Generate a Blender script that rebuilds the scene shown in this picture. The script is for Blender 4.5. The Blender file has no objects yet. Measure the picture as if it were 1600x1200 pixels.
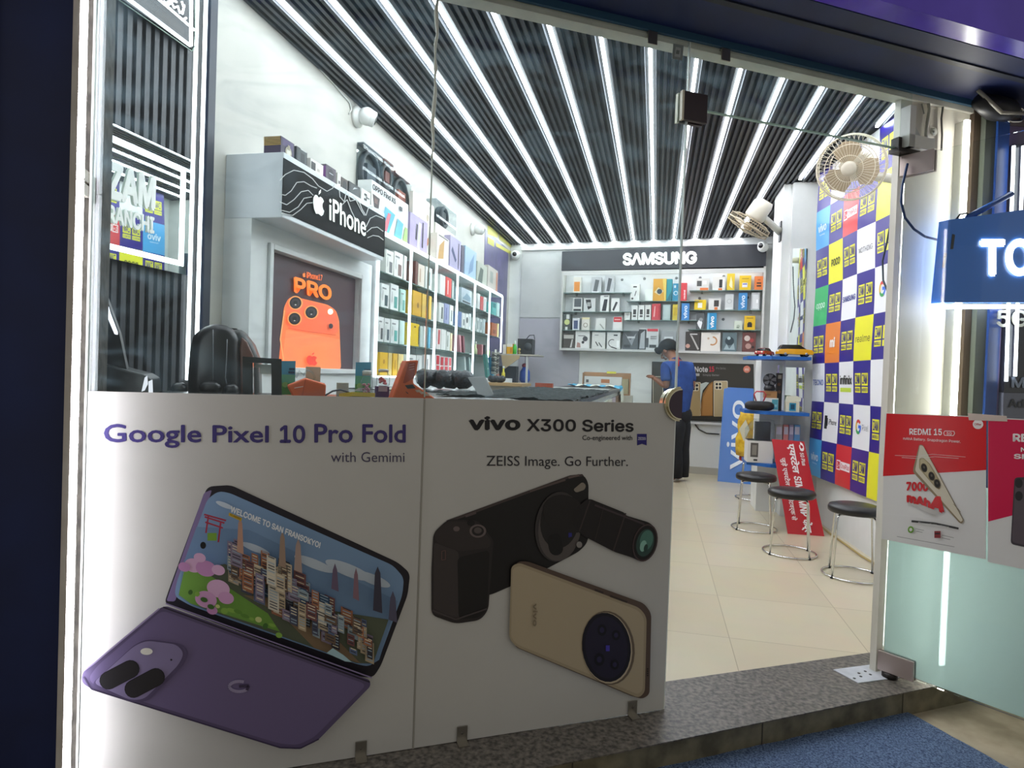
import bpy, bmesh, math, random
from mathutils import Vector as V, Matrix, noise
random.seed(7)
C = bpy.context.scene.collection
SC = bpy.context.scene
# ---------------------------------------------------------------- camera
FOC, HC = 1000.0, 1.2
def nrm(v): return V(v).normalized()
_f = nrm((.225, .009, -1)); _r = nrm((2.952, -.087, -1))
_Z = _r.cross(_f).normalized(); _Y = (_f - _Z*_f.dot(_Z)).normalized(); _X = _Y.cross(_Z)
ROT = Matrix((_X, _Y, _Z))                       # camera frame -> world
CAM = V((0, 0, HC))
cd = bpy.data.cameras.new('camera'); cam = bpy.data.objects.new('camera', cd); C.objects.link(cam)
cd.sensor_width = 36; cd.lens = 36*FOC/1600; cd.clip_start = .05; cd.clip_end = 200
cam.matrix_world = Matrix.Translation(CAM) @ ROT.to_4x4()
SC.camera = cam
# ---------------------------------------------------------------- night sky, exposure
W = bpy.data.worlds.new('night'); SC.world = W; W.use_nodes = True
bg = W.node_tree.nodes['Background']; bg.inputs[0].default_value = (1.0, .96, .88, 1); bg.inputs[1].default_value = .34
vs = SC.view_settings; vs.view_transform = 'Standard'; vs.look = 'None'; vs.exposure = 0.0; vs.gamma = 1; vs.use_curve_mapping = False
STRIP, TUBE = 27.0, 30.0                         # radiance of ceiling strips, of vertical tubes
# ---------------------------------------------------------------- surveying: a pixel of the photograph on a known plane
def ray(u, v): return ROT @ V(((u-800)/FOC, -(v-600)/FOC, -1))
def onz(u, v, z): d = ray(u, v); return CAM + d*((z-HC)/d.z)
def ony(u, v, y): d = ray(u, v); return CAM + d*(y/d.y)
def onx(u, v, x): d = ray(u, v); return CAM + d*(x/d.x)
def onpl(u, v, p, n): d = ray(u, v); return CAM + d*((V(p)-CAM).dot(n)/d.dot(n))
A = V((.073, 2.379, 0)); S = V((.8531, .5218, 0)).normalized(); N = V((S.y, -S.x, 0)); UP = V((0, 0, 1))
def fac(u, v, n=0): return onpl(u, v, A+N*n, N)                 # shop front plane, n metres towards the street
def F(s, n, z): return A + S*s + N*n + UP*z
P0 = V((-1.846, 8.722, 0)); BT = nrm((2.765, -.257, 0)); BN = V((BT.y, -BT.x, 0))   # back wall, BN looks into the room
def back(u, v, off=0): return onpl(u, v, P0+BN*off, BN)
def B(t, off, z): return P0 + BT*t + BN*off + UP*z
# ---------------------------------------------------------------- materials
def lin(c):
    if isinstance(c, str): c = [int(c[i:i+2], 16) for i in (0, 2, 4)]
    return tuple(((x/255)/12.92 if x/255 <= .04045 else ((x/255+.055)/1.055)**2.4) for x in c) + (1,)
_m = {}
def M(c, rough=.5, metal=0., emit=0., coat=0., spec=.5):
    k = (c, rough, metal, emit, coat, spec)
    if k in _m: return _m[k]
    m = bpy.data.materials.new('paint_'+str(c)); m.use_nodes = True
    b = m.node_tree.nodes['Principled BSDF']
    b.inputs['Base Color'].default_value = lin(c); b.inputs['Roughness'].default_value = rough; b.inputs['Metallic'].default_value = metal; b.inputs['Specular IOR Level'].default_value = spec
    if coat: b.inputs['Coat Weight'].default_value = coat; b.inputs['Coat Roughness'].default_value = .08
    if emit:
        b.inputs['Emission Color'].default_value = lin(c); b.inputs['Emission Strength'].default_value = emit
    _m[k] = m; return m
def nodes(name):
    m = bpy.data.materials.new(name); m.use_nodes = True; t = m.node_tree
    return m, t.nodes, t.links, t.nodes['Principled BSDF'], t.nodes['Material Output']
def noisy(name, c1, c2, scale=6., rough=.6, detail=5., bump=0., metal=0., stretch=(1, 1, 1), lo=.35, hi=.65):
    m, n, l, b, o = nodes(name)
    tc = n.new('ShaderNodeTexCoord'); mp = n.new('ShaderNodeMapping'); mp.inputs['Scale'].default_value = stretch
    t = n.new('ShaderNodeTexNoise'); t.inputs['Scale'].default_value = scale; t.inputs['Detail'].default_value = detail
    r = n.new('ShaderNodeValToRGB'); r.color_ramp.elements[0].color = lin(c1); r.color_ramp.elements[1].color = lin(c2)
    r.color_ramp.elements[0].position = lo; r.color_ramp.elements[1].position = hi
    l.new(tc.outputs['Object'], mp.inputs[0]); l.new(mp.outputs[0], t.inputs['Vector']); l.new(t.outputs['Fac'], r.inputs[0]); l.new(r.outputs[0], b.inputs['Base Color'])
    b.inputs['Roughness'].default_value = rough; b.inputs['Metallic'].default_value = metal
    if bump:
        q = n.new('ShaderNodeBump'); q.inputs['Strength'].default_value = bump; q.inputs['Distance'].default_value = .01
        l.new(t.outputs['Fac'], q.inputs['Height']); l.new(q.outputs[0], b.inputs['Normal'])
    return m
def emitm(name, c, s):
    m, n, l, b, o = nodes(name); n.remove(b); e = n.new('ShaderNodeEmission'); e.inputs[0].default_value = lin(c); e.inputs[1].default_value = s
    l.new(e.outputs[0], o.inputs[0]); return m
def glassm(name, tint, dust=0., gloss=.05, frost=0.):
    m, n, l, b, o = nodes(name); n.remove(b)
    tr = n.new('ShaderNodeBsdfTransparent'); tr.inputs[0].default_value = tint
    gl = n.new('ShaderNodeBsdfGlossy'); gl.inputs['Roughness'].default_value = .02
    lw = n.new('ShaderNodeLayerWeight'); lw.inputs[0].default_value = .12
    ma = n.new('ShaderNodeMath'); ma.operation = 'MULTIPLY_ADD'; ma.inputs[1].default_value = .5; ma.inputs[2].default_value = gloss*.4
    l.new(lw.outputs['Facing'], ma.inputs[0]) if False else l.new(lw.outputs['Fresnel'], ma.inputs[0])
    mx = n.new('ShaderNodeMixShader'); l.new(ma.outputs[0], mx.inputs[0]); l.new(tr.outputs[0], mx.inputs[1]); l.new(gl.outputs[0], mx.inputs[2])
    last = mx.outputs[0]
    if dust or frost:
        df = n.new('ShaderNodeBsdfDiffuse'); tl = n.new('ShaderNodeBsdfTranslucent')
        col = (.45, .66, .78, 1) if not frost else (.74, .86, .86, 1)
        df.inputs[0].default_value = col; tl.inputs[0].default_value = col
        dm = n.new('ShaderNodeMixShader'); dm.inputs[0].default_value = .62; l.new(df.outputs[0], dm.inputs[1]); l.new(tl.outputs[0], dm.inputs[2])
        m2 = n.new('ShaderNodeMixShader'); l.new(last, m2.inputs[1]); l.new(dm.outputs[0], m2.inputs[2])
        if frost: m2.inputs[0].default_value = frost
        else:
            tc = n.new('ShaderNodeTexCoord'); mp = n.new('ShaderNodeMapping'); mp.inputs['Scale'].default_value = (1.2, 1.2, 3.0)
            t = n.new('ShaderNodeTexNoise'); t.inputs['Scale'].default_value = 2.2; t.inputs['Detail'].default_value = 6; t.inputs['Distortion'].default_value = 2.5
            r = n.new('ShaderNodeMapRange'); r.inputs[1].default_value = .47; r.inputs[2].default_value = .82; r.inputs[3].default_value = dust*.22; r.inputs[4].default_value = dust*3.2
            l.new(tc.outputs['Object'], mp.inputs[0]); l.new(mp.outputs[0], t.inputs['Vector']); l.new(t.outputs['Fac'], r.inputs[0]); l.new(r.outputs[0], m2.inputs[0])
        last = m2.outputs[0]
    l.new(last, o.inputs[0]); return m
WHITE_W = noisy('white_wall_paint', 'd6d9d6', 'e2e4e2', 3, .45)
OFFW = noisy('off_white_wall_paint', 'b6b4ac', 'c0beb6', 3, .5)
GLASS = glassm('clear_glass', (.94, .98, .97, 1), .034)
CLEAR = glassm('clean_clear_glass', (.96, .985, .975, 1))
PLASTIC = glassm('clear_plastic', (.93, .95, .95, 1), .1)
FROST = glassm('frosted_glass_film', (.80, .92, .92, 1), 0, .06, .78)
LED = emitm('white_led', 'f4f8ff', STRIP); TUBEM = emitm('white_tube', 'f6f6ff', TUBE)
UPLED = emitm('upright_led', 'f4f8ff', 6.0)
JTUBE = emitm('jamb_tube', 'fffdf4', 26.0)
SOFTLED = emitm('soft_led', 'f0f6ff', 5.0)
CHROME = M('d8d8d6', .12, 1.); STEEL = M('a8a49c', .32, 1.); MIRROR = M('dfe8e4', .015, 1.)
# ---------------------------------------------------------------- mesh builder
_txt = {}
BUILTIN = {'Google Pixel', 'Pro Fold', 'with Gemimi', 'ZEISS Image. Go Further.', 'Co-engineered with', 'iPhone'}   # set in the humanist built-in face
try: FONT = bpy.data.fonts.load(bpy.utils.system_resource('DATAFILES')+'/fonts/Inter.woff2')   # Blender's own bundled lettering
except Exception: FONT = None
try: HINDI = bpy.data.fonts.load(bpy.utils.system_resource('DATAFILES')+'/fonts/NotoSansDevanagari-Regular.woff2')
except Exception: HINDI = None
def textmesh(s, bold=0., shear=0., ext=0., space=1., res=3):
    k = (s, bold, shear, ext, space); b_ = max(0, bold)
    if k in _txt: return _txt[k]
    cu = bpy.data.curves.new('lettering', 'FONT'); cu.body = s
    f = HINDI if any(0x900 <= ord(c) < 0x980 for c in s) else FONT
    if f and s not in BUILTIN: cu.font = f
    cu.shear = shear; cu.extrude = ext; cu.space_character = space; cu.resolution_u = res
    o = bpy.data.objects.new('lettering', cu); C.objects.link(o)
    e = o.evaluated_get(bpy.context.evaluated_depsgraph_get()); me = e.to_mesh()
    vs_ = [tuple(p.co) for p in me.vertices]; fs = [tuple(p.vertices) for p in me.polygons]
    e.to_mesh_clear(); C.objects.unlink(o); bpy.data.objects.remove(o); bpy.data.curves.remove(cu)
    if b_:                                            # heavier strokes: the same outline laid down again, shifted
        n0 = len(vs_); v0 = list(vs_); f0 = list(fs)
        for q, (dx, dy) in enumerate(((-1, 0), (1, 0), (0, 1), (0, -1), (.7, .7), (-.7, -.7))):
            vs_ += [(p[0]+dx*b_, p[1]+dy*b_, p[2]+.002*(q+1)) for p in v0]; fs += [tuple(i+n0*(q+1) for i in f) for f in f0]
    _txt[k] = (vs_, fs); return _txt[k]
WL = {}
class MB:
    def __init__(s): s.v = []; s.f = []; s.mi = []; s.sl = []; s.sm = []
    def mat(s, m):
        if isinstance(m, str): m = M(m)
        if m not in s.sl: s.sl.append(m)
        return s.sl.index(m)
    def add(s, vs_, fs, m, sm=False):
        o = len(s.v); s.v += [V(p) for p in vs_]; i = s.mat(m)
        for f in fs: s.f.append([k+o for k in f]); s.mi.append(i); s.sm.append(sm)
        return s
    def obox(s, o, a, b, c, m):
        o, a, b, c = V(o), V(a), V(b), V(c)
        return s.add([o, o+a, o+a+b, o+b, o+c, o+a+c, o+a+b+c, o+b+c], [(0, 3, 2, 1), (4, 5, 6, 7), (0, 1, 5, 4), (1, 2, 6, 5), (2, 3, 7, 6), (3, 0, 4, 7)], m)
    def box(s, x0, x1, y0, y1, z0, z1, m): return s.obox((x0, y0, z0), (x1-x0, 0, 0), (0, y1-y0, 0), (0, 0, z1-z0), m)
    def fbox(s, s0, s1, n0, n1, z0, z1, m): return s.obox(F(s0, n0, z0), S*(s1-s0), N*(n1-n0), UP*(z1-z0), m)
    def bbox(s, t0, t1, o0, o1, z0, z1, m): return s.obox(B(t0, o0, z0), BT*(t1-t0), BN*(o1-o0), UP*(z1-z0), m)
    def poly(s, pts, m): return s.add(pts, [tuple(range(len(pts)))], m)
    def prism(s, pts, vec, m, m2=None):
        n = len(pts); pts = [V(p) for p in pts]; vec = V(vec)
        s.add(pts+[p+vec for p in pts], [tuple(reversed(range(n)))]+[(i, (i+1) % n, (i+1) % n+n, i+n) for i in range(n)], m)
        return s.add([p+vec for p in pts], [tuple(range(n))], m2 or m)
    def tube(s, pts, r, m, seg=8, closed=False):
        pts = [V(p) for p in pts]; n = len(pts); rings = []
        rs = r if isinstance(r, (list, tuple)) else [r]*n
        pu = None
        for i, p in enumerate(pts):
            a = pts[(i-1) % n] if (closed or i) else p; b = pts[(i+1) % n] if (closed or i < n-1) else p
            d = (b-a).normalized()
            if pu is None: pu = d.orthogonal().normalized()
            pu = (pu-d*pu.dot(d)); pu = pu.normalized() if pu.length > 1e-6 else d.orthogonal().normalized()
            w = d.cross(pu)
            rings.append([p+(pu*math.cos(q)+w*math.sin(q))*rs[i] for q in [2*math.pi*k/seg for k in range(seg)]])
        vs_ = [q for R in rings for q in R]; fs = []
        for i in range(n if closed else n-1):
            j = (i+1) % n
            for k in range(seg): fs.append((i*seg+k, i*seg+(k+1) % seg, j*seg+(k+1) % seg, j*seg+k))
        if not closed: fs += [tuple(reversed(range(seg))), tuple((n-1)*seg+k for k in range(seg))]
        return s.add(vs_, fs, m, True)
    def lathe(s, c, ax, prof, m, seg=20):             # prof: (distance along axis, radius)
        c = V(c); ax = V(ax).normalized(); u = ax.orthogonal().normalized(); w = ax.cross(u)
        vs_ = []; fs = []; n = len(prof)
        for h, r in prof: vs_ += [c+ax*h+(u*math.cos(q)+w*math.sin(q))*r for q in [2*math.pi*k/seg for k in range(seg)]]
        for i in range(n-1):
            for k in range(seg): fs.append((i*seg+k, i*seg+(k+1) % seg, (i+1)*seg+(k+1) % seg, (i+1)*seg+k))
        fs += [tuple(reversed(range(seg))), tuple((n-1)*seg+k for k in range(seg))]
        return s.add(vs_, fs, m, True)
    def ball(s, c, rx, ry, rz, m, seg=16, rings=10, R=None):
        c = V(c); vs_ = []; fs = []
        for i in range(rings+1):
            t = math.pi*i/rings
            for k in range(seg):
                q = 2*math.pi*k/seg; p = V((rx*math.sin(t)*math.cos(q), ry*math.sin(t)*math.sin(q), rz*math.cos(t)))
                vs_.append(c+(R @ p if R else p))
        for i in range(rings):
            for k in range(seg): fs.append((i*seg+k, (i+1)*seg+k, (i+1)*seg+(k+1) % seg, i*seg+(k+1) % seg))
        return s.add(vs_, fs, m, True)
    def text(s, st, bl, br, tl, m, bold=0., shear=0., ext=0., space=1., lift=0.):
        vs_, fs = textmesh(st, bold, shear, ext, space)
        if not vs_: return s
        xs = [p[0] for p in vs_]; ys = [p[1] for p in vs_]; x0, x1, y0, y1 = min(xs), max(xs), min(ys), max(ys)
        bl, br, tl = V(bl), V(br), V(tl); U = (br-bl)/(x1-x0); Q = (tl-bl)/(y1-y0); nn = U.cross(Q).normalized()
        k = U.length
        return s.add([bl+U*(p[0]-x0)+Q*(p[1]-y0)+nn*(p[2]*k+ext*k+lift) for p in vs_], fs, m)
    def build(s, name, parent=None, origin=None, smooth=None, bevel=0., seg=2, subsurf=0, fix=True):
        xs = [p.x for p in s.v]; ys = [p.y for p in s.v]; zs = [p.z for p in s.v]
        o = V(origin) if origin else V(((min(xs)+max(xs))/2, (min(ys)+max(ys))/2, min(zs)))
        me = bpy.data.meshes.new(name); me.from_pydata([p-o for p in s.v], [], s.f)
        for m in s.sl: me.materials.append(m)
        for p, i, q in zip(me.polygons, s.mi, s.sm): p.material_index = i; p.use_smooth = q if smooth is None else smooth
        if fix:
            bm = bmesh.new(); bm.from_mesh(me); bmesh.ops.recalc_face_normals(bm, faces=bm.faces); bm.to_mesh(me); bm.free()
        ob = bpy.data.objects.new(name, me); C.objects.link(ob); WL[ob] = o
        if parent: ob.parent = parent; ob.location = o-WL[parent]
        else: ob.location = o
        if bevel:
            b = ob.modifiers.new('edge', 'BEVEL'); b.width = bevel; b.segments = seg; b.limit_method = 'ANGLE'; b.angle_limit = .6; b.use_clamp_overlap = True
        if subsurf:
            b = ob.modifiers.new('smooth', 'SUBSURF'); b.levels = subsurf; b.render_levels = subsurf
        return ob
def thing(name, label, cat, base, group=None):
    o = bpy.data.objects.new(name, None); C.objects.link(o); o.empty_display_size = .1
    o.location = V(base); WL[o] = V(base); o['label'] = label; o['category'] = cat
    if group: o['group'] = group
    return o
def tag(o, label, cat, group=None, kind=None):
    o['label'] = label; o['category'] = cat
    if group: o['group'] = group
    if kind: o['kind'] = kind
    return o
def struct(o): o['kind'] = 'structure'; return o
def copy_tree(o, delta, label, parent=None):
    c = o.copy(); C.objects.link(c); c.parent = parent
    if parent is None:
        c.location = o.location+V(delta); c['label'] = label
    for ch in list(o.children): copy_tree(ch, delta, label, c)
    return c
ORD = ['first', 'second', 'third', 'fourth', 'fifth', 'sixth', 'seventh', 'eighth', 'ninth', 'tenth', 'eleventh', 'twelfth', 'thirteenth', 'fourteenth']
class Art:                                            # flat print on a surface: mp(u, v, layer height) gives the point
    def __init__(s, mb, mp, step=.0006): s.mb = mb; s.mp = mp; s.k = 1; s.st = step
    def at(s, p): return s.mp(p[0], p[1], s.k*s.st)
    def poly(s, pts, c): s.mb.poly([s.at(p) for p in pts], c); s.k += 1
    def rect(s, u0, v0, u1, v1, c): s.poly([(u0, v1), (u1, v1), (u1, v0), (u0, v0)], c)
    def ell(s, u, v, a, b, c, rot=0., n=28):
        cr, sr = math.cos(rot), math.sin(rot)
        s.poly([(u+a*math.cos(t)*cr-b*math.sin(t)*sr, v+a*math.cos(t)*sr+b*math.sin(t)*cr) for t in [-2*math.pi*k/n for k in range(n)]], c)
    def cap(s, p, q, r, c, n=8):
        a = math.atan2(q[1]-p[1], q[0]-p[0]); pts = []
        for i in range(n+1): t = a+math.pi/2+math.pi*i/n; pts.append((p[0]+r*math.cos(t), p[1]+r*math.sin(t)))
        for i in range(n+1): t = a-math.pi/2+math.pi*i/n; pts.append((q[0]+r*math.cos(t), q[1]+r*math.sin(t)))
        s.poly(pts, c)
    def line(s, pts, w, c):
        for p, q in zip(pts, pts[1:]):
            d = V((q[0]-p[0], q[1]-p[1])); d = d.normalized() if d.length else V((1, 0)); n = V((-d.y, d.x))*w/2
            s.mb.poly([s.at((p[0]+n.x, p[1]+n.y)), s.at((q[0]+n.x, q[1]+n.y)), s.at((q[0]-n.x, q[1]-n.y)), s.at((p[0]-n.x, p[1]-n.y))], c)
        s.k += 1
    def text(s, st, bl, br, tl, c, bold=0., shear=0., space=1.):
        s.mb.text(st, s.at(bl), s.at(br), s.at(tl), c, bold, shear, 0, space); s.k += 1
def rounded(pts, r, n=5):                             # round the corners of a polygon (list of 2-D points)
    out = []; L = len(pts)
    for i in range(L):
        p = V(pts[i]); a = V(pts[i-1])-p; b = V(pts[(i+1) % L])-p; k = min(r, a.length/2.1, b.length/2.1)
        a = p+a.normalized()*k; b = p+b.normalized()*k
        for j in range(n+1):
            t = j/n; q = a*(1-t)**2+p*2*t*(1-t)+b*t*t; out.append((q.x, q.y))
    return out
# ================================================================ the room
TILE, tn, tl_, tb, to = nodes('cream_floor_tiles')
tc = tn.new('ShaderNodeTexCoord'); mp = tn.new('ShaderNodeMapping'); mp.inputs['Location'].default_value = (.22, .47, 0)
br = tn.new('ShaderNodeTexBrick'); br.offset = 0; br.inputs['Scale'].default_value = 1; br.inputs['Mortar Size'].default_value = .0022; br.inputs['Brick Width'].default_value = .6; br.inputs['Row Height'].default_value = .6
br.inputs['Color1'].default_value = lin('d6cbb0'); br.inputs['Color2'].default_value = lin('cec2a5'); br.inputs['Mortar'].default_value = lin('aea184')
nz = tn.new('ShaderNodeTexNoise'); nz.inputs['Scale'].default_value = 5; nz.inputs['Detail'].default_value = 6
mx = tn.new('ShaderNodeMix'); mx.data_type = 'RGBA'; mx.blend_type = 'MULTIPLY'; mx.inputs[0].default_value = .12
tl_.new(tc.outputs['Object'], mp.inputs[0]); tl_.new(mp.outputs[0], br.inputs['Vector']); tl_.new(mp.outputs[0], nz.inputs['Vector'])
tl_.new(br.outputs['Color'], mx.inputs[6]); tl_.new(nz.outputs['Color'], mx.inputs[7]); tl_.new(mx.outputs[2], tb.inputs['Base Color']); tb.inputs['Roughness'].default_value = .28
RIB = noisy('dark_fluted_panel', '2e3137', '3e4148', 9, .42, stretch=(1, .1, 1))
GROOVE = M('0c0d10', .6)
def fy(x): return A.y+(x-A.x)*S.y/S.x           # y of the shop front at x
def by(x): return P0.y+(x-P0.x)*BT.y/BT.x
m = MB(); m.prism([F(-2.2, -.15, -.1), F(1.9, -.15, -.1), (1.85, 3.2, -.1), (1.6, 8.5, -.1), (-2.2, 8.85, -.1)], (0, 0, .1), TILE)
struct(m.build('floor', origin=(0, 0, 0)))
m = MB(); m.box(-2.2, -2.05, .7, 8.9, -.1, 3.15, OFFW); struct(m.build('wall_left'))
m = MB(); m.bbox(-.4, 3.6, -.12, 0, -.1, 3.15, WHITE_W); struct(m.build('wall_back'))
m = MB()
rw = [(1.60, 3.40), (1.517, 4.8), (1.43, 6.0), (1.37, 8.6)]
m.prism([(x, y, 0) for x, y in rw]+[(1.75, 8.6, 0), (1.80, 3.56, 0)], (0, 0, 3.05), WHITE_W); struct(m.build('wall_right'))
m = MB(); XS = [-1.872+.2533*i for i in range(14)]
m.prism([(-2.1, fy(-2.1)+.02, 3.004), (1.75, fy(1.75)+.02, 3.004), (1.75, by(1.75), 3.004), (-2.1, by(-2.1), 3.004)], (0, 0, .1), GROOVE)
for i in range(-1, 14):
    for k in range(5):
        x = -1.872+.2533*i+.0422*(k+1)
        if x < -2.05 or x > 1.62: continue
        y0 = fy(x)+.03; y1 = by(x)-.003
        m.prism([(x-.0135, y0, 3.004), (x-.0105, y0, 2.986), (x+.0105, y0, 2.986), (x+.0135, y0, 3.004)], (0, y1-y0, 0), RIB)
struct(m.build('ceiling'))
for i, x in enumerate(XS):
    m = MB(); m.box(x-.009, x+.009, fy(x)+.14, (by(x) if i < 12 else (6.08 if i == 12 else 4.9))-.02, 2.984, 2.999, LED)
    tag(m.build('light_strip'), 'white ceiling light strip, %s from the left wall' % ORD[i], 'light strip', 'ceiling light strips')
# back wall panelling and the light grey hatch at left
m = MB()
for t0, t1, z0, z1, c in [(-.03, .60, 1.98, 2.93, 'c8cac7'), (-.03, .83, .0, 1.965, 'b9b7be'), (.835, 3.3, .0, 1.55, 'e6e8e5'), (-.03, 3.35, 2.90, 2.99, 'dcdedc')]:
    m.bbox(t0, t1, .002, .016 if z0 < 2.9 else .05, z0, z1, noisy('wall_panel_'+c, c, c, 3, .5))
m.bbox(-.03, .83, .004, .021, .98, .988, '77757a')
struct(m.build('trim_1'))
m = MB(); m.bbox(.2, 3.3, .002, .03, 0, .09, 'b9b5a8'); struct(m.build('baseboard_back'))
# ---------------------------------------------------------------- sill, step, pavement
GRAN = noisy('speckled_granite', '3f3c38', '7b756c', 60, .35, 8, .1)
PAVE = noisy('worn_pavement', '857b66', 'a89d86', 7, .75, 8, .25)
m = MB(); nf = lambda s: .186-.042*s
m.prism([F(-3.2, -.17, -.001), F(1.62, -.18, -.001), F(1.62, nf(1.62), -.001), F(-3.2, nf(-3.2), -.001)], (0, 0, .004), GRAN)
m.prism([F(-3.2, -.1, -.1), F(1.62, -.1, -.1), F(1.62, nf(1.62)-.012, -.1), F(-3.2, nf(-3.2)-.012, -.1)], (0, 0, .099), noisy('step_riser', '55503f', '7d765f', 12, .6))
for s in (-1.2, -.45, .3, 1.0): m.obox(F(s, nf(s)-.013, -.099), S*.004, N*.0025, UP*.095, '3a362c')
struct(m.build('trim_2'))
m = MB(); m.prism([F(-6, -.3, -.2), F(6, -.3, -.2), F(6, 6, -.2), F(-6, 6, -.2)], (0, 0, .1), PAVE); struct(m.build('pavement'))
BLUEMAT = noisy('blue_loop_pile', '34486a', '7890b4', 170, .95, 4, 1.0, stretch=(1, 1, 1))
m = MB(); q = [V((.975, 2.885, -.1)), V((-.13, 2.16, -.1)), V((.42, 1.30, -.1)), V((1.52, 2.03, -.1))]
nx, ny = 40, 30; g = []
for j in range(ny+1):
    for i in range(nx+1):
        a, b = i/nx, j/ny; p = (q[0]*(1-a)+q[1]*a)*(1-b)+(q[3]*(1-a)+q[2]*a)*b
        p = p+V((random.uniform(-.002, .002), random.uniform(-.002, .002), .014+.003*noise.noise(p*9)+random.uniform(-.0015, .0015))); g.append(p)
m.add(g, [(j*(nx+1)+i, j*(nx+1)+i+1, (j+1)*(nx+1)+i+1, (j+1)*(nx+1)+i) for j in range(ny) for i in range(nx)], BLUEMAT, True)
m.prism([p for p in q], (0, 0, .008), '16294a')
tag(m.build('door_mat'), 'blue loop-pile door mat lying below the granite step', 'mat')
# ---------------------------------------------------------------- shop front: lintel, beam, signboard, pillars
NAVY = noisy('navy_painted_metal', '0a1a48', '0e2258', 4, .55)
DBROWN = noisy('dark_brown_wall', '2a1f17', '3a2c20', 6, .8, 6, .3)
m = MB(); m.fbox(-1.88, 1.75, -.06, -.004, 2.385, 3.02, noisy('lintel_paint', 'c9c8bd', 'd6d5cb', 5, .5)); struct(m.build('trim_3'))
m = MB(); m.fbox(-3.2, 3.2, -.004, .32, 2.43, 2.62, NAVY); m.fbox(-3.2, 3.2, .0, .014, 2.405, 2.432, M('2f5570', .4)); m.fbox(-3.2, 3.2, .2, .226, 2.424, 2.432, '0a1428'); struct(m.build('trim_4'))
m = MB(); m.fbox(-3.2, 3.2, .322, .40, 2.432, 3.6, noisy('purple_sign_sheet', '4e30c4', '5c40d8', 3, .22)); tag(m.build('signboard'), 'purple fascia signboard above the navy beam over the door', 'signboard')
m = MB(); m.fbox(-3.2, 3.2, -.06, .32, 2.62, 3.6, '1a1a20'); struct(m.build('trim_5'))
m = MB(); m.fbox(-2.03, -1.858, -.2, .045, -.1, 2.43, NAVY); struct(m.build('trim_6'))
m = MB(); m.fbox(-3.4, -2.03, -.2, .06, -.1, 2.43, DBROWN); struct(m.build('wall_street'))
JAMB = noisy('jamb_plaster', 'b5aea6', 'c9c4bd', 8, .7)
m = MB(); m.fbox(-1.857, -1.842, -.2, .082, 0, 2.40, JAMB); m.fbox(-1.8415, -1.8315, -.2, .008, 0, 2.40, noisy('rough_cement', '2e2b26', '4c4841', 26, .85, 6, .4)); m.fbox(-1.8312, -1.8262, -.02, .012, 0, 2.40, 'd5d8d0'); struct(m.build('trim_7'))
for z0, z1, w in [(.0, 1.655, 'lower'), (1.662, 2.425, 'upper')]:
    m = MB(); m.tube([F(-1.834, .074, z0), F(-1.834, .076, (z0+z1)/2), F(-1.834, .074, z1)], .0072, TUBEM, 10)
    o = m.build('tube_light'); tag(o, '%s white tube light on the jamb left of the glass' % w, 'tube light', 'shop front tube lights')
    for q0 in (z0, z1-.03): c = MB(); c.fbox(-1.8405, -1.8325, .009, .068, q0, q0+.03, 'cfcabf'); c.build('end_clip', o)
# right-hand jamb
JW = noisy('white_jamb_panel', 'd6d2c4', 'e0dcd0', 4, .45)
m = MB(); m.fbox(1.03, 1.425, -.05, -.02, 0, 2.40, JW); m.fbox(1.425, 1.465, -.14, .0, 0, 2.40, M('4a3d30', .7)); struct(m.build('trim_8'))
m = MB(); m.fbox(1.335, 1.357, .022, .034, .02, 2.33, JTUBE); m.fbox(1.338, 1.354, -.019, .022, .02, 2.33, 'c8c8c0')
tag(m.build('tube_light'), 'tall white tube light on the jamb right of the open door', 'tube light', 'shop front tube lights')
m = MB(); m.fbox(1.468, 1.53, -.14, .02, -.1, 2.43, M('5c6258', .5)); m.fbox(1.53, 1.60, -.14, .03, -.1, 2.43, noisy('blue_shutter_guide', '1d3f80', '2a55a2', 5, .4)); struct(m.build('trim_9'))
m = MB(); m.fbox(1.60, 3.2, -.2, .02, -.1, 2.43, noisy('purple_wall_paint', '675a80', '766a92', 5, .6, 7)); struct(m.build('wall_column'))
m = MB(); c0 = F(1.44, .10, 2.375)
m.tube([F(1.33, .08, 2.39), F(1.42, .09, 2.37), F(1.52, .07, 2.385), F(1.57, .06, 2.40)], [.03, .05, .045, .03], '16171b', 12); m.tube([F(1.30, .10, 2.42), F(1.40, .13, 2.335), F(1.56, .12, 2.36)], .008, M('8d8a80', .3), 6)
tag(m.build('shutter_roll'), 'dark rolled shutter end under the beam above the right jamb', 'shutter')
# ---------------------------------------------------------------- glass of the front
def pane(name, s0, s1, z0, z1):
    m = MB(); m.fbox(s0, s1, -.006, .006, z0, z1, GLASS); o = m.build(name, origin=F((s0+s1)/2, 0, z0)); struct(o); return o
w1 = pane('window_1', -1.826, -.9175, .004, 2.40); w2 = pane('window_2', -.9145, -.004, .004, 2.40); w3 = pane('window_3', .0, 1.06, 2.172, 2.40)
EDGE = M('a8ccc0', .2); m = MB(); m.fbox(.06, 1.06, -.0062, .0062, 2.168, 2.172, EDGE); m.build('polished_edge', w3)
m = MB(); m.fbox(-.004, -.001, -.0062, .0062, .004, 2.40, M('f2f8f4', .3)); m.build('polished_edge', w2)
m = MB(); m.prism([fac(u, v, .0068) for u, v in [(1050, 92), (1066, 95), (1068, 71), (1052, 68)]], N*.0006, M('8d9898', .4)); a = Art(m, lambda u, v, h: fac(u, v, .0078+h), .0004); a.poly([(1054, 88), (1063, 90), (1064, 75), (1056, 73)], 'b4bcbc'); a.poly([(1056, 84), (1061, 85), (1062, 79), (1057, 78)], '77807f'); tag(m.build('glass_sticker', fix=False), 'small grey square sticker high on the glass by the corner fitting', 'sticker')
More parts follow.
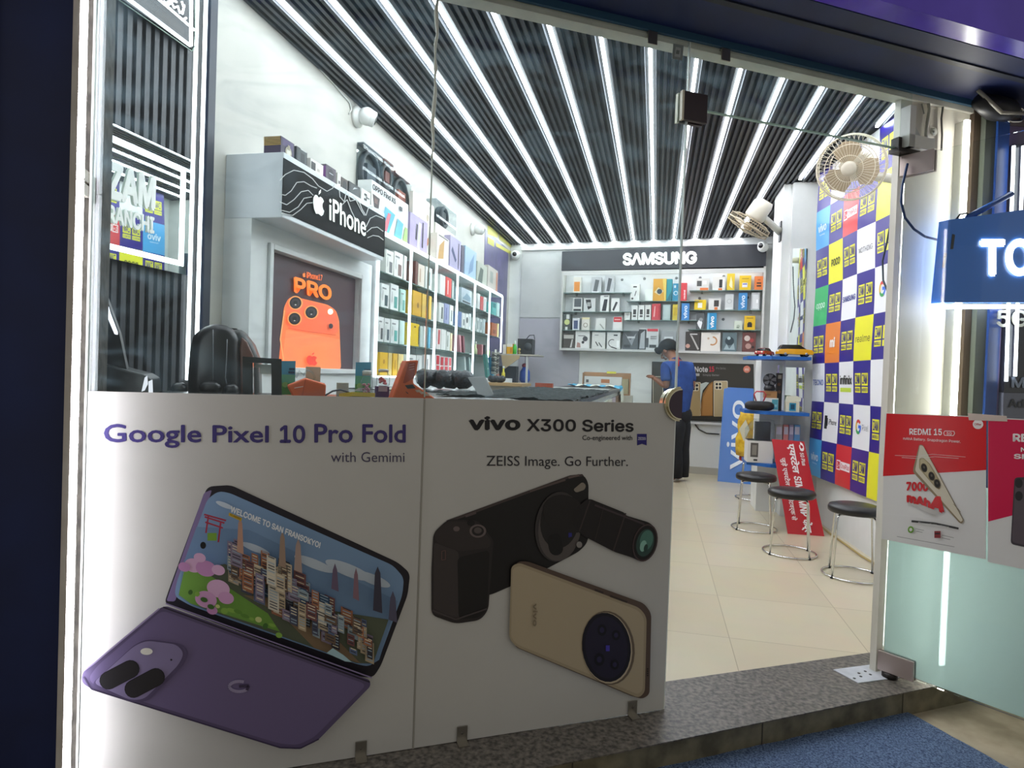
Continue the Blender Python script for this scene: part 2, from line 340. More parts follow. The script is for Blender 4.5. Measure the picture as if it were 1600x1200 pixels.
m = MB(); m.tube([F(-.916, .0068, 1.115), F(-.916, .0068, 2.40)], .0022, M('c6d2c6', .3), 6)
pts = [F(-.916+random.uniform(-.004, .004), .008, 1.86+.035*k) for k in range(15)]
m.tube(pts, [random.uniform(.002, .009) for _ in pts], M('dfe6da', .5), 7); m.build('sealant_bead', w2)
m = MB(); m.fbox(-.9185, -.9135, -.004, .0105, .004, 1.11, M('9d9a92', .4)); m.build('joint_strip', w2)
def clip(u, v, up):
    p = fac(u, v)-A; s = p.dot(S); m = MB()
    if up: m.fbox(s-.018, s+.018, .007, .012, 2.36, 2.40, STEEL); m.fbox(s-.018, s+.018, -.004, .012, 2.40, 2.404, STEEL)
    else:
        m.fbox(s-.017, s+.017, .0125, .0165, .003, .055, STEEL); m.fbox(s-.017, s+.017, .0125, .045, .003, .007, STEEL); m.lathe(F(s, .0165, .034), N, [(0, .005), (.002, .004)], '55514a', 8)
    o = m.build('glass_clip'); return o
for (u, v), lb in zip([(563, 1175), (720, 1152), (985, 1106)], ['steel bracket at the foot of the folding-phone poster', 'steel bracket under the camera-phone poster, near the joint', 'steel bracket under the camera-phone poster, near the doorway']):
    tag(clip(u, v, 0), lb, 'bracket', 'steel brackets at the foot of the glass')
for (u, v), lb in zip([(1018, 45), (1132, 76)], ['small steel clip at the top of the glass left of the door', 'small steel clip at the top of the glass over the door']):
    tag(clip(u, v, 1), lb, 'clip', 'clips at the top of the glass')
# corner patch fitting and half-round lock
m = MB(); 
for n0, n1 in ((.0068, .022), (-.022, -.0068)): m.fbox(-.028, .068, n0, n1, 2.118, 2.218, M('3a3236', .3, .6)); m.fbox(-.036, -.028, n0, n1, 2.116, 2.220, 'd8d3c0')
tag(m.build('patch_fitting'), 'dark square patch fitting at the top left corner of the doorway', 'door fitting')
q0 = F(-.006, 0, 1.112)
lk = thing('patch_lock', 'half-round steel lock with a dark face on the glass edge left of the doorway', 'lock', F(-.02, 0, 1.055))
def halfd(r, cs=0.): return [(-cs, -r)]+[(-r*math.cos(t)-cs, r*math.sin(t)) for t in [-math.pi/2+math.pi*k/18 for k in range(19)]]+[(-cs, r)]
lc = fac(1058, 631)-A; ls, lz = lc.dot(S), lc.z
for n0, n1, r, mt, nm in ((.0105, .030, .055, M('e0dac2', .2, .9), 'outer_rim'), (.030, .033, .051, M('4a3f4a', .25, .5), 'face_plate'), (-.030, -.0085, .055, M('e0dac2', .2, .9), 'inner_rim')):
    m = MB(); m.prism([F(ls+a, n0, lz+b) for a, b in halfd(r)], N*(n1-n0), mt); m.build(nm, lk)
m = MB(); m.prism([F(ls+a, .0105, lz+b) for a, b in halfd(.062)], N*.010, M('c8c0a4', .22, .9)); m.build('back_plate', lk)
# ---------------------------------------------------------------- printed boards behind the lower glass
VIN = noisy('white_vinyl', 'c4c3bf', 'cbcac6', 2, .38)
m = MB(); m.fbox(-1.824, -.919, .007, .009, .005, 1.112, VIN); a = Art(m, lambda u, v, h: fac(u, v, .009+h), .00025)
cx = lambda p: (80+p[0]*.4835, 620+p[1]*.4835)
L = lambda pts: [cx(p) for p in pts]
a.text('Google Pixel', (162, 700), (420, 700), (162, 662), '3f3578', .02); a.text('10', (437, 692.5), (477, 692.5), (437, 664), '3f3578', .025); a.text('Pro Fold', (491, 692), (634, 692), (491, 662), '3f3578', .02)
a.text('with Gemimi', (517, 722), (632, 722), (517, 706), '4a4560')
a.poly(rounded(L([(365, 668), (385, 610), (482, 345), (505, 290), (580, 285), (1120, 535), (1160, 570), (1152, 640), (1065, 870), (1040, 908), (1000, 905)]), 9), '1a1622')
a.poly(rounded(L([(372, 660), (494, 310), (520, 300), (400, 662)]), 4), '7f6f9a')
SCR = rounded(L([(398, 645), (405, 600), (505, 330), (540, 305), (575, 310), (1105, 545), (1140, 585), (1135, 640), (1062, 840), (1030, 872), (990, 865), (450, 675)]), 9)
a.poly(SCR, '7d9cc0')
a.poly(L([(425, 545), (470, 420), (640, 430), (1080, 640), (1120, 660), (1060, 850), (1030, 868), (990, 862), (450, 672), (412, 645)]), '6f8db0')
for x, y, w, h in [(660, 490, 50, 11), (850, 540, 70, 15), (960, 560, 80, 20), (1040, 590, 60, 16), (560, 350, 30, 8)]:
    p = cx((x, y)); a.ell(p[0], p[1], w*.48, h*.48, 'c3d0dd', .38)
a.poly(L([(470, 560), (560, 540), (900, 690), (1090, 720), (1040, 862), (985, 860), (450, 668), (412, 640)]), '5b6350')
a.poly(L([(412, 640), (430, 560), (480, 555), (700, 700), (740, 760), (450, 668)]), '74a444')
a.poly(L([(620, 640), (700, 650), (900, 760), (1000, 862), (850, 812), (740, 700)]), '8a7358')
for i in range(120):                                     # generic city: plain blocks and towers
    r = random.Random(i*7+1); t = r.random(); bx = 560+462*t; base = 560+275*t+r.uniform(-75, 62)*(1-abs(t-.5)); w = r.uniform(16, 40); h = r.uniform(20, 88)*(1.1-.4*abs(t-.4))
    if base-h < 430+190*t: h = max(14, base-430-190*t)
    c = r.choice(['b9a78c', 'd8d2c4', '5f6f92', '8c7f96', 'a86f52', '34506e', '6e5a4a', 'c8b8a0', '4b4f66', '92a3ae', '35343f', '7a4f4f'])
    k = .06*w; pts = L([(bx, base), (bx+w, base+w*.42), (bx+w, base+w*.42-h), (bx, base-h)]); a.poly(pts, c)
    for q in range(int(h/9)):
        if q*9+6 < h-3: a.mb.poly([a.at(p) for p in L([(bx+w*.15, base-5-q*9), (bx+w*.85, base-5-q*9+w*.29), (bx+w*.85, base-8-q*9+w*.29), (bx+w*.15, base-8-q*9)])], r.choice(['e8dcc0', '2b3140', '9db4c6']))
for bx, y0, y1, w, c in [(735, 545, 455, 24, 'a38a78'), (785, 560, 480, 26, 'b0988e'), (600, 500, 410, 22, 'c79a86'), (905, 620, 560, 24, '6a5a74'), (975, 650, 575, 20, '8a6a78'), (1040, 690, 570, 30, '3d3b4c'), (1090, 720, 650, 28, '56536a')]:
    a.poly(L([(bx, y0), (bx+w, y0+10), (bx+w*.8, y1), (bx+w*.5, y1-22), (bx+w*.2, y1)]), c)
for x, y, rr in [(460, 545, 30), (500, 555, 34), (540, 560, 22), (430, 550, 20), (540, 620, 38), (500, 655, 36), (565, 650, 26), (520, 690, 18), (480, 520, 20)]:
    p = cx((x, y)); a.ell(p[0], p[1], rr*.48, rr*.36, random.choice(['d9a3d4', 'cf94cc', 'e3b6de']), .3)
for q in [[(500, 440), (508, 385)], [(540, 470), (548, 405)], [(496, 388), (560, 408)], [(498, 405), (555, 424)], [(494, 380), (565, 400)]]: a.line(L(q), 2.6, 'b0324a')
a.rect(*cx((505, 440)), *cx((535, 465)), '7fae3c')
for i in range(14):
    r = random.Random(i+90); x = 450+i*22; y = 640+i*9+r.uniform(-14, 14); p = cx((x, y)); a.ell(p[0], p[1], r.uniform(3, 8), r.uniform(2, 5), r.choice(['5d8c34', '86b24a', '3f6a2c', 'c9d08a']), .35)
a.text('WELCOME TO SAN FRANSOKYO!', cx((578, 372)), cx((868, 490)), cx((582, 352)), 'f0f2f6', .03)
a.poly(L([(575, 374), (617, 392), (614, 402), (573, 384)]), 'd8b224'); a.text('CLASSIC', cx((578, 383)), cx((612, 398)), cx((579, 377)), '2a2410', .01)
p = cx((491, 480)); a.ell(p[0], p[1], 4.5, 5.5, '08080c')
a.poly(L([(890, 828), (910, 812), (945, 835), (972, 858), (950, 855)]), 'a9cbd6')
a.poly(rounded(L([(352, 682), (372, 676), (1030, 915), (1032, 935), (860, 1112), (800, 1140), (730, 1132), (140, 950), (98, 925), (100, 890), (130, 865)]), 9), '5b4f74')
a.poly(rounded(L([(358, 690), (1020, 930), (850, 1100), (795, 1126), (735, 1120), (150, 940), (118, 912), (150, 868)]), 10), '6d6089')
a.line(L([(362, 680), (1030, 922)]), 2.4, '2a2336'); a.line(L([(370, 668), (1036, 908)]), 2.0, '8e80aa')
a.line(L([(104, 905), (130, 945), (740, 1134), (805, 1136), (865, 1106)]), 2.2, '3a3050'); a.line(L([(105, 885), (140, 860), (350, 684)]), 2.5, '9a8cb4')
a.poly(rounded(L([(128, 930), (270, 800), (310, 783), (420, 798), (445, 825), (425, 870), (310, 985), (260, 988)]), 10), '54486c')
a.poly(rounded(L([(135, 925), (268, 805), (308, 788), (405, 800), (430, 828), (412, 866), (300, 978), (255, 980)]), 10), '857aa2')
a.cap(cx((185, 917)), cx((256, 880)), 14.2, '0d0a12'); a.cap(cx((266, 944)), cx((338, 906)), 14.2, '0d0a12')
a.cap(cx((185, 917)), cx((256, 880)), 13, '1d1a20'); a.cap(cx((266, 944)), cx((338, 906)), 13, '1d1a20')
p = cx((308, 823)); a.ell(p[0], p[1], 9.5, 5.4, 'e6e4dc'); p = cx((388, 850)); a.ell(p[0], p[1], 1.6, 1.6, '1a1620')
gp = cx((607, 936)); arc = [(gp[0]+15*math.cos(t), gp[1]+8*math.sin(t)-t*0) for t in [math.radians(d) for d in range(-60, -331, -15)]]
a.line(arc, 5, '9a90b2'); a.line([gp, (gp[0]+15, gp[1]-1), (gp[0]+12, gp[1]+6)], 4.5, '3f3452')
tag(m.build('poster', fix=False), 'white printed board with a purple folding phone on the left glass', 'poster', 'printed boards on the shop front')
m = MB(); m.fbox(-.913, -.006, .007, .009, .005, 1.112, VIN); a = Art(m, lambda u, v, h: fac(u, v, .009+h), .0003)
cx = lambda p: (620+p[0]*.4833, 620+p[1]*.4833)
a.text('vivo', (732, 672.5), (813, 672.5), (732, 650), '15131a', .035); a.text('X300 Series', (823, 674), (990, 675), (823, 654), '15131a', .02)
a.text('Co-engineered with', (910, 690), (988, 690), (910, 680), '201d26', .012)
a.poly([(995.5, 678), (1010.5, 678), (1010.5, 696), (1003, 693.5), (995.5, 696)], '241c78'); a.text('ZEISS', (997, 687.5), (1009, 687.5), (997, 683), 'd6d6e6', .02)
a.text('ZEISS Image. Go Further.', (760, 733), (981, 733), (760, 712), '26242c')
a.poly(rounded(L([(150, 412), (175, 398), (560, 256), (605, 252), (620, 280), (618, 470), (590, 500), (420, 590), (300, 642), (240, 640)]), 9), '151213')
a.poly(L([(165, 408), (560, 262), (605, 256), (600, 250), (560, 254), (160, 400)]), '453a39')
a.line(L([(430, 306), (545, 268)]), 3.2, '5b4d4a'); a.line(L([(222, 386), (256, 374)]), 4, '57494a'); a.line(L([(555, 262), (590, 253)]), 3.2, '6a5a56')
a.poly(rounded(L([(570, 300), (600, 275), (612, 285), (608, 300), (580, 310)]), 4), '8d8478')
a.poly(rounded(L([(118, 440), (165, 396), (262, 398), (313, 465), (310, 495), (296, 690), (270, 722), (190, 734), (112, 706), (112, 560)]), 10), '2a2425')
a.poly(rounded(L([(120, 470), (200, 500), (205, 725), (118, 700)]), 6), '3e3737'); a.poly(rounded(L([(196, 520), (300, 495), (292, 690), (262, 716), (200, 718)]), 8), '171415')
a.poly(rounded(L([(120, 438), (166, 402), (255, 404), (306, 466), (300, 488), (205, 500), (125, 470)]), 8), '342d2d')
for x, y, r_, c in [(193, 427, 5, '6a5d5c'), (262, 434, 13, '6d6160'), (262, 434, 9.5, '241f20'), (262, 432, 6, '59504f'), (240, 408, 6, '151213')]: p = cx((x, y)); a.ell(p[0], p[1], r_, r_*.8, c)
a.line(L([(145, 500), (145, 528), (157, 526), (157, 496), (145, 500)]), 1.2, '6a4f4c')
a.line(L([(115, 690), (190, 720), (292, 685)]), 2.4, '4a4243')
p = cx((522, 420)); a.ell(p[0], p[1], 36, 55, '3a3535', .12); a.ell(p[0]+2, p[1]+3, 33, 51, '564f4d', .12); a.ell(p[0]+2, p[1]-8, 30, 42, '1b1819', .12); a.cap(cx((510, 465)), cx((515, 490)), 11, '0f0d0e')
a.poly(L([(555, 440), (566, 437), (566, 452), (555, 455)]), '2c2a80')
a.poly(rounded(L([(470, 350), (505, 318), (560, 318), (600, 345), (600, 440), (540, 440), (480, 410)]), 12), '1d1818')
a.poly(rounded(L([(565, 375), (618, 327), (735, 374), (742, 384), (822, 408), (843, 440), (838, 480), (806, 528), (785, 532), (762, 520), (705, 502), (600, 448), (570, 420)]), 8), '1a1415')
a.line(L([(625, 335), (590, 435)]), 2, '3b3030'); a.line(L([(740, 376), (700, 498)]), 2.2, '3d3131'); a.line(L([(670, 352), (640, 468)]), 1.4, '33292a'); a.line(L([(640, 350), (800, 412)]), 3, '41353a')
p = cx((803, 472)); a.ell(p[0], p[1], 19, 30, '4a3b3c', .25); a.ell(p[0], p[1], 17, 27.5, '140f10', .25); a.ell(p[0], p[1], 13.5, 22, '2f4a44', .25); a.ell(p[0]+2, p[1]-4, 10, 16, '4f7d70', .25); a.ell(p[0]-3, p[1]+5, 5, 9, '8fc0b0', .25); a.ell(p[0]+1, p[1]+8, 3, 6, '294640', .25)
p = cx((590, 478)); a.ell(p[0], p[1], 4.5, 5, '8a8582')
a.poly(rounded(L([(385, 534), (420, 531), (800, 668), (823, 700), (817, 962), (795, 977), (760, 968), (380, 808)]), 8), '5b4a40')
a.poly(rounded(L([(370, 548), (395, 536), (785, 682), (808, 712), (802, 955), (782, 974), (385, 808), (363, 780)]), 9), 'a99a80')
a.poly(rounded(L([(374, 556), (396, 546), (780, 690), (800, 716), (795, 948), (780, 962), (388, 800), (369, 778)]), 9), 'b8a98e')
a.line(L([(640, 624), (668, 634)]), 3, '3c302a'); a.line(L([(690, 644), (745, 664)]), 3, '3c302a')
for k in range(4): p = cx((811, 880+k*7)); a.ell(p[0], p[1], 1.1, 1.1, '1c1512')
p = cx((684, 812)); a.ell(p[0], p[1], 41, 58, '6d5f50', -.12); a.ell(p[0]-2, p[1], 39, 56, 'c4b59a', -.12); a.ell(p[0]-3, p[1]-1, 38, 54.5, '17131f', -.12); a.ell(p[0]-3, p[1]-1, 33, 49, '231d33', -.12)
for dx, dy, r_ in [(-10, -28, 9), (12, -20, 8), (-14, 18, 10), (10, 26, 8)]: a.ell(p[0]+dx, p[1]+dy, r_*.8, r_, '0f0c16'); a.ell(p[0]+dx, p[1]+dy, r_*.4, r_*.5, '2c2548')
a.rect(p[0]-4, p[1]-4, p[0]+2, p[1]+5, '4a3fb0')
a.text('vivo', cx((440, 668)), cx((440, 742)), cx((455, 668)), '8a7c66', .02)
tag(m.build('poster', fix=False), 'white printed board with a camera phone and a gold phone, nearest the doorway', 'poster', 'printed boards on the shop front')
# ================================================================ left wall: ribbed panel, mirror, neon sign
WX = -2.05
PX = -2.0
def onl(x): return lambda u, v, h=0: onx(u, v, x+h)
yl = lambda u, x=PX: onx(u, 600, x).y
m = MB(); yA, yB = 1.0, yl(333); yB = yl(323); m.box(WX, PX-.012, yA, yB, .0, 3.0, M('101216', .5))
k = yA+.02
while k < yl(288): m.box(PX-.014, PX, k, k+.024, 0, 3.0, RIB); k += .045
m.box(PX-.012, PX+.006, yl(312), yB, 0, 3.0, M('1b2436', .4))
struct(m.build('trim_10'))
for a0, a1, w in ((288.5, 292.5, 'left'), (302, 306, 'right')):
    m = MB(); ya, yb = yl(a0+3, PX+.01), yl(a1+3, PX+.01); m.box(PX+.002, PX+.010, ya, yb, 1.12, 2.98, UPLED)
    tag(m.build('light_strip'), '%s one of the two upright white light strips beside the ribbed panel' % w, 'light strip', 'upright light strips by the ribbed panel')
MX = PX+.03
mr = thing('wall_mirror', 'lit wall mirror with white shop lettering on the dark ribbed panel', 'mirror', (MX, 2.2, 1.5))
y0, y1 = 1.45, onx(298, 250, MX).y; zt, zb = onx(298, 250, MX).z, onx(292, 430, MX).z
m = MB(); m.box(MX-.012, MX, y0, y1, zb, zt, MIRROR); gm = m.build('mirror_glass', mr)
m = MB(); e = .045
for b in ((y0, y1-.03, zt-e-.022, zt-e), (y0, y1-.03, zb+e-.012, zb+e+.008), (y1-.052, y1-.03, zb+e, zt-e)): m.box(MX+.0008, MX+.004, b[0], b[1], b[2], b[3], SOFTLED)
m.build('light_frame', gm)
m = MB(); m.box(MX-.028, MX-.0125, y0+.05, y1-.05, zb+.05, zt-.05, '22262b'); m.build('backing', mr)
m = MB(); g = lambda u, v: onx(u, v, MX+.004)
WT = M('f2f5f2', .4, 0, .25)
m.text('ZAM', g(168, 309), g(242, 330), g(170, 250), WT, .04, 0, .004); m.text('RANCHI', g(168, 347), g(241, 366), g(168, 318), WT, .03, 0, .004); m.text('M-', g(118, 296), g(164, 307), g(118, 232), WT, .04, 0, .004); m.text('E', g(140, 341), g(151, 344), g(140, 306), WT, .03, 0, .004); m.build('lettering', gm, fix=False)
ns = thing('neon_sign', 'dark wall sign with white outline light and curly neon script, at the top left', 'sign', (PX+.03, 2.2, 2.2))
NX = PX+.03
m = MB(); m.box(NX-.02, NX, 1.3, onx(304, 60, NX).y, onx(304, 79, NX).z, 2.97, M('12161a', .2)); m.build('sign_panel', ns)
m = MB()
for pts, r in (([(200, -2), (297, 71)], .007), ([(247, -2), (304, 47)], .005), ([(299, -5), (298.5, 71)], .007)): m.tube([onx(u, v, NX+.012) for u, v in pts], r, SOFTLED, 8)
m.tube([onx(u, v, NX+.004) for u, v in [(180, -4), (300, 80), (305, 72), (305, -4)]], .0022, M('9fb8a8', .3), 6); m.build('neon_outline', ns)
m = MB()
for pts in ([(256, 2), (262, 8), (268, 4), (272, 12), (278, 10), (281, 20), (286, 17), (288, 8)], [(262, 3), (272, 1), (276, 3)], [(284, 2), (287, 12), (285, 22)], [(281, 28), (286, 31), (291, 28)], [(283, 19), (284, 20)]): m.tube([onx(u, v, NX+.012) for u, v in pts], .0042, SOFTLED, 6)
m.build('neon_script', ns)
# ---------------------------------------------------------------- cabinet with the phone poster and the lit header
CW = noisy('cabinet_laminate', 'd8dcdc', 'e2e5e5', 3, .4)
hx = -1.74; fx = -1.9; yc = 2.70; yd = 4.02
zt = onx(437, 233, hx).z; zb = onx(437, 338, hx).z
cab = thing('display_cabinet', 'white wall cabinet with a black header and an orange phone poster', 'cabinet', (-1.97, 3.35, 0))
m = MB(); m.box(WX+.001, fx, yc, yc+.03, 0, zb, CW); m.box(WX+.001, fx, yd-.03, yd, 0, zb, CW); m.box(WX+.001, WX+.03, yc+.03, yd-.03, 0, zb, CW); m.build('carcass', cab)
yf0, yf1 = onx(413, 480, -1.93).y, onx(554, 480, -1.93).y; zf0, zf1 = onx(551, 577, -1.93).z, onx(552, 435, -1.93).z
m = MB(); m.box(WX+.03, fx, yc+.03, yf0, 0, zb, CW); m.box(WX+.03, fx, yf1, yd-.03, 0, zb, CW); m.box(WX+.03, fx, yf0, yf1, zf1, zb, CW); m.box(WX+.03, fx, yf0, yf1, 0, zf0, CW); m.build('front_frame', cab)
for b in ((yf0-.03, yf0, zf0-.03, zf1+.03), (yf1, yf1+.03, zf0-.03, zf1+.03)): m = MB(); m.box(fx, fx+.018, *b, CW); m.build('poster_moulding', cab, bevel=.004)
for b in ((yf0, yf1, zf1, zf1+.03), (yf0, yf1, zf0-.03, zf0)): m = MB(); m.box(fx, fx+.018, *b, CW); m.build('poster_moulding', cab, bevel=.004)
m = MB(); m.box(-1.945, -1.93, yf0+.001, yf1-.001, zf0+.001, zf1-.001, M('5a4a50', .3, 0, .12, 0, .2)); a = Art(m, onl(-1.9295), .0005)
cx = lambda p: (340+p[0]*.25, 340+p[1]*.25); L = lambda pts: [cx(p) for p in pts]
OR = lambda c: M(c, .35, 0, .45)
a.poly(rounded(L([(378, 885+60), (415, 560), (440, 510), (470, 492), (690, 545), (740, 580), (760, 640), (772, 945)]), 5), OR('ff7d45'))
a.poly(rounded(L([(395, 950), (428, 700), (765, 760), (770, 945)]), 3), OR('ff8a55'))
a.poly(rounded(L([(430, 560), (445, 515), (480, 500), (690, 555), (735, 585), (752, 640), (755, 720), (700, 732), (470, 705), (425, 670)]), 5), OR('ff7048'))
a.line(L([(440, 690), (560, 712), (740, 735)]), 1.0, OR('e0552c')); a.line(L([(420, 940), (392, 760), (418, 580)]), 1.6, OR('ffb070'))
for x, y in ((487, 533), (586, 592), (481, 632)):
    p = cx((x, y)); a.ell(p[0], p[1], 11.2, 10.8, OR('ffa45e')); a.ell(p[0], p[1], 9.2, 9.2, '1c1418'); a.ell(p[0], p[1], 6.6, 6.6, '3a3238'); a.ell(p[0], p[1], 3.4, 3.4, '120e12'); a.ell(p[0], p[1]+3, 1.4, .9, 'e0d8d0')
p = cx((705, 588)); a.ell(p[0], p[1], 4.2, 4.6, M('fff4dc', .4, 0, .8)); p = cx((708, 678)); a.ell(p[0], p[1], 3.4, 4, '4a3038')
a.text('iPhone17', cx((556, 378)), cx((655, 396)), cx((556, 338)), OR('ff7a30'), .02)
a.text('PRO', cx((477, 470)), cx((712, 522)), cx((475, 366)), OR('ff8a2a'), .032)
def apple(a, cu, cv, w, h, c, sk=0.):             # bitten fruit mark, w half width, h half height, sk = slope across
    pts = [(0, -.62), (.32, -.8), (.7, -.72), (.95, -.5), (.72, -.25), (.66, .02), (.8, .28), (1., .4), (.82, .78), (.5, 1.), (.2, .95), (0, .9), (-.2, .95), (-.5, 1.), (-.85, .6), (-1., .05), (-.95, -.4), (-.65, -.74), (-.3, -.8)]
    a.poly([(cu+x*w, cv+y*h+x*w*sk) for x, y in pts], c); a.poly([(cu+x*w, cv+y*h) for x, y in [(0, -.9), (.05, -1.2), (.4, -1.42), (.38, -1.1)]], c)
p = cx((541, 358)); apple(a, p[0], p[1], 2.2, 3.6, OR('ff8a3a')); p = cx((590, 890)); apple(a, p[0], p[1], 8.4, 8.4, OR('ef4a3a'), .1)
m.build('poster_panel', cab, fix=False)
m = MB(); m.box(WX+.001, hx, yc, onx(601, 337, hx).y, zb, zt, noisy('header_laminate', 'cfd6da', 'd8dee2', 3, .35)); m.build('header_box', cab, bevel=.004)
m = MB(); ye0, ye1 = onx(437, 300, hx).y+.02, onx(601, 370, hx).y-.004
m.box(hx, hx+.004, ye0, ye1, zb+.025, zt-.03, M('111214', .35, 0, 0, 0, .03)); a = Art(m, onl(hx+.0045), .0005)
cx = lambda p: (340+p[0]*.225, 150+p[1]*.225); L = lambda pts: [cx(p) for p in pts]
for pts in ([(432, 585), (470, 545), (530, 515), (600, 530), (660, 575), (700, 625), (760, 662), (800, 640), (812, 610)], [(432, 680), (470, 690), (510, 660), (550, 600), (600, 595), (650, 625), (690, 640)], [(432, 735), (480, 755), (530, 720), (580, 665), (630, 655), (665, 690)], [(432, 790), (500, 808), (560, 770), (600, 710), (655, 700)], [(440, 812), (520, 830), (575, 790), (620, 745), (660, 740)],
            [(845, 650), (850, 700), (880, 735), (895, 660)], [(905, 680), (920, 730), (960, 720), (1000, 800), (1020, 830)], [(930, 690), (985, 740), (1005, 790), (1030, 830), (1050, 770), (1080, 770)], [(1030, 910), (1060, 850), (1100, 830), (1150, 850)], [(1035, 945), (1070, 915), (1110, 910), (1150, 940)], [(1040, 985), (1080, 968), (1120, 975), (1152, 1000)], [(860, 760), (900, 720), (930, 800), (960, 860)]):
    a.line(L(pts), 1.3, 'b9bab8')
apple(a, *cx((702, 752)), 8.6, 16.5, M('eef0ec', .4, 0, .5), .45)
a.text('iPhone', cx((775, 862)), cx((1028, 978)), cx((775, 700)), M('eef0ec', .4, 0, .5), .012)
m.build('sign_panel', cab, fix=False)
# ---------------------------------------------------------------- glass display case with lit frame
DX = -1.87; YS = [4.05, 4.64, 5.22, 5.82, 6.42, 7.03, 7.63]; ZS = [1.15, 1.388, 1.63, 1.876, 2.115]
dc = thing('display_case', 'tall glass-shelved display case outlined in white light along the left wall', 'display case', (-1.96, 5.84, 0))
m = MB(); m.box(WX+.001, WX+.012, YS[0], YS[-1], 1.14, 2.14, 'a9b4b2'); m.build('back_panel', dc)
m = MB(); m.box(WX+.001, DX+.02, YS[0], 6.45, 0, 1.135, CW); m.build('base_cabinet', dc)
for i, y in enumerate(YS):
    m = MB(); z0 = 1.14 if i < 5 else (1.30 if i == 5 else 1.45); m.box(DX-.006, DX+.006, y-.014, y+.014, z0, 2.135, SOFTLED); m.build('light_frame', dc)
    m = MB(); m.box(WX+.012, DX-.008, y-.006, y+.006, z0, 2.12, CLEAR if 0 < i else CW); m.build('divider', dc)
m = MB(); m.box(DX-.006, DX+.006, YS[0]+.014, YS[-1]-.014, 2.122, 2.148, SOFTLED); m.build('light_frame', dc)
m = MB(); m.box(DX-.006, DX+.006, YS[0]+.014, 6.40, 1.138, 1.15, SOFTLED); m.build('light_frame', dc)
m = MB(); m.box(WX+.001, DX-.008, YS[0], YS[-1], 2.122, 2.14, CW); m.build('top_board', dc)
for z in ZS[1:4]: m = MB(); m.box(WX+.013, DX-.012, YS[0]+.01, YS[-1]-.01, z-.008, z, M('54706a', .1)); m.build('shelf', dc)
m = MB(); m.box(WX+.013, DX-.012, YS[0]+.01, 6.40, 1.138, 1.15, CW); m.build('shelf', dc)
# products: (u0, v0, u1, v1) in the photograph on the case front plane
def decals(mb, o, U, Q, nn, ds):
    k = 1
    for d in ds:
        f = lambda x, y: o+U*x+Q*y+nn*(.0011*k)
        if d[0] == 'r': mb.poly([f(d[1], d[2]), f(d[3], d[2]), f(d[3], d[4]), f(d[1], d[4])], d[5])
        elif d[0] == 'p': mb.poly([f(x, y) for x, y in d[1]], d[2])
        elif d[0] == 'c':
            ar = U.length/max(Q.length, 1e-6); mb.poly([f(d[1]+d[3]*math.cos(t), d[2]+d[3]*ar*math.sin(t)) for t in [2*math.pi*q/18 for q in range(18)]], d[4])
        elif d[0] == 'o':
            ar = U.length/max(Q.length, 1e-6); pp = [(d[1]+d[3]*math.cos(t), d[2]+d[3]*ar*math.sin(t)) for t in [math.radians(d[5]+(d[6]-d[5])*q/16) for q in range(17)]]
            for (x, y), (x2, y2) in zip(pp, pp[1:]):
                c0 = V((d[1], d[2])); s1 = 1-d[4]
                mb.poly([f(x, y), f(x2, y2), f(c0.x+(x2-c0.x)*s1, c0.y+(y2-c0.y)*s1), f(c0.x+(x-c0.x)*s1, c0.y+(y-c0.y)*s1)], d[7])
        elif d[0] == 't': mb.text(d[1], f(d[2], d[3]), f(d[4], d[3]), f(d[2], d[5]), d[6], .03)
        elif d[0] == 'v': mb.text(d[1], f(d[4], d[3]), f(d[4], d[5]), f(d[2], d[3]), d[6], .035)   # reads upwards
        k += 1
def pack(o, U, Q, D, col, ds, name, label, cat, group, lean=0.):
    m = MB(); o, U, Q, D = V(o), V(U), V(Q), V(D)
    if lean: Q = Q+D.normalized()*lean
    m.obox(o, U, Q, D, col); decals(m, o, U, Q, -D.normalized(), ds)
    return tag(m.build(name, fix=False), label, cat, group)
PHN = lambda c: [('r', .45, .1, .85, .55, c), ('r', .1, .78, .6, .84, '8a8f90'), ('r', .12, .3, .2, .7, 'b8bcbc')]
SHN = ['bottom', 'lower middle', 'upper middle', 'top']
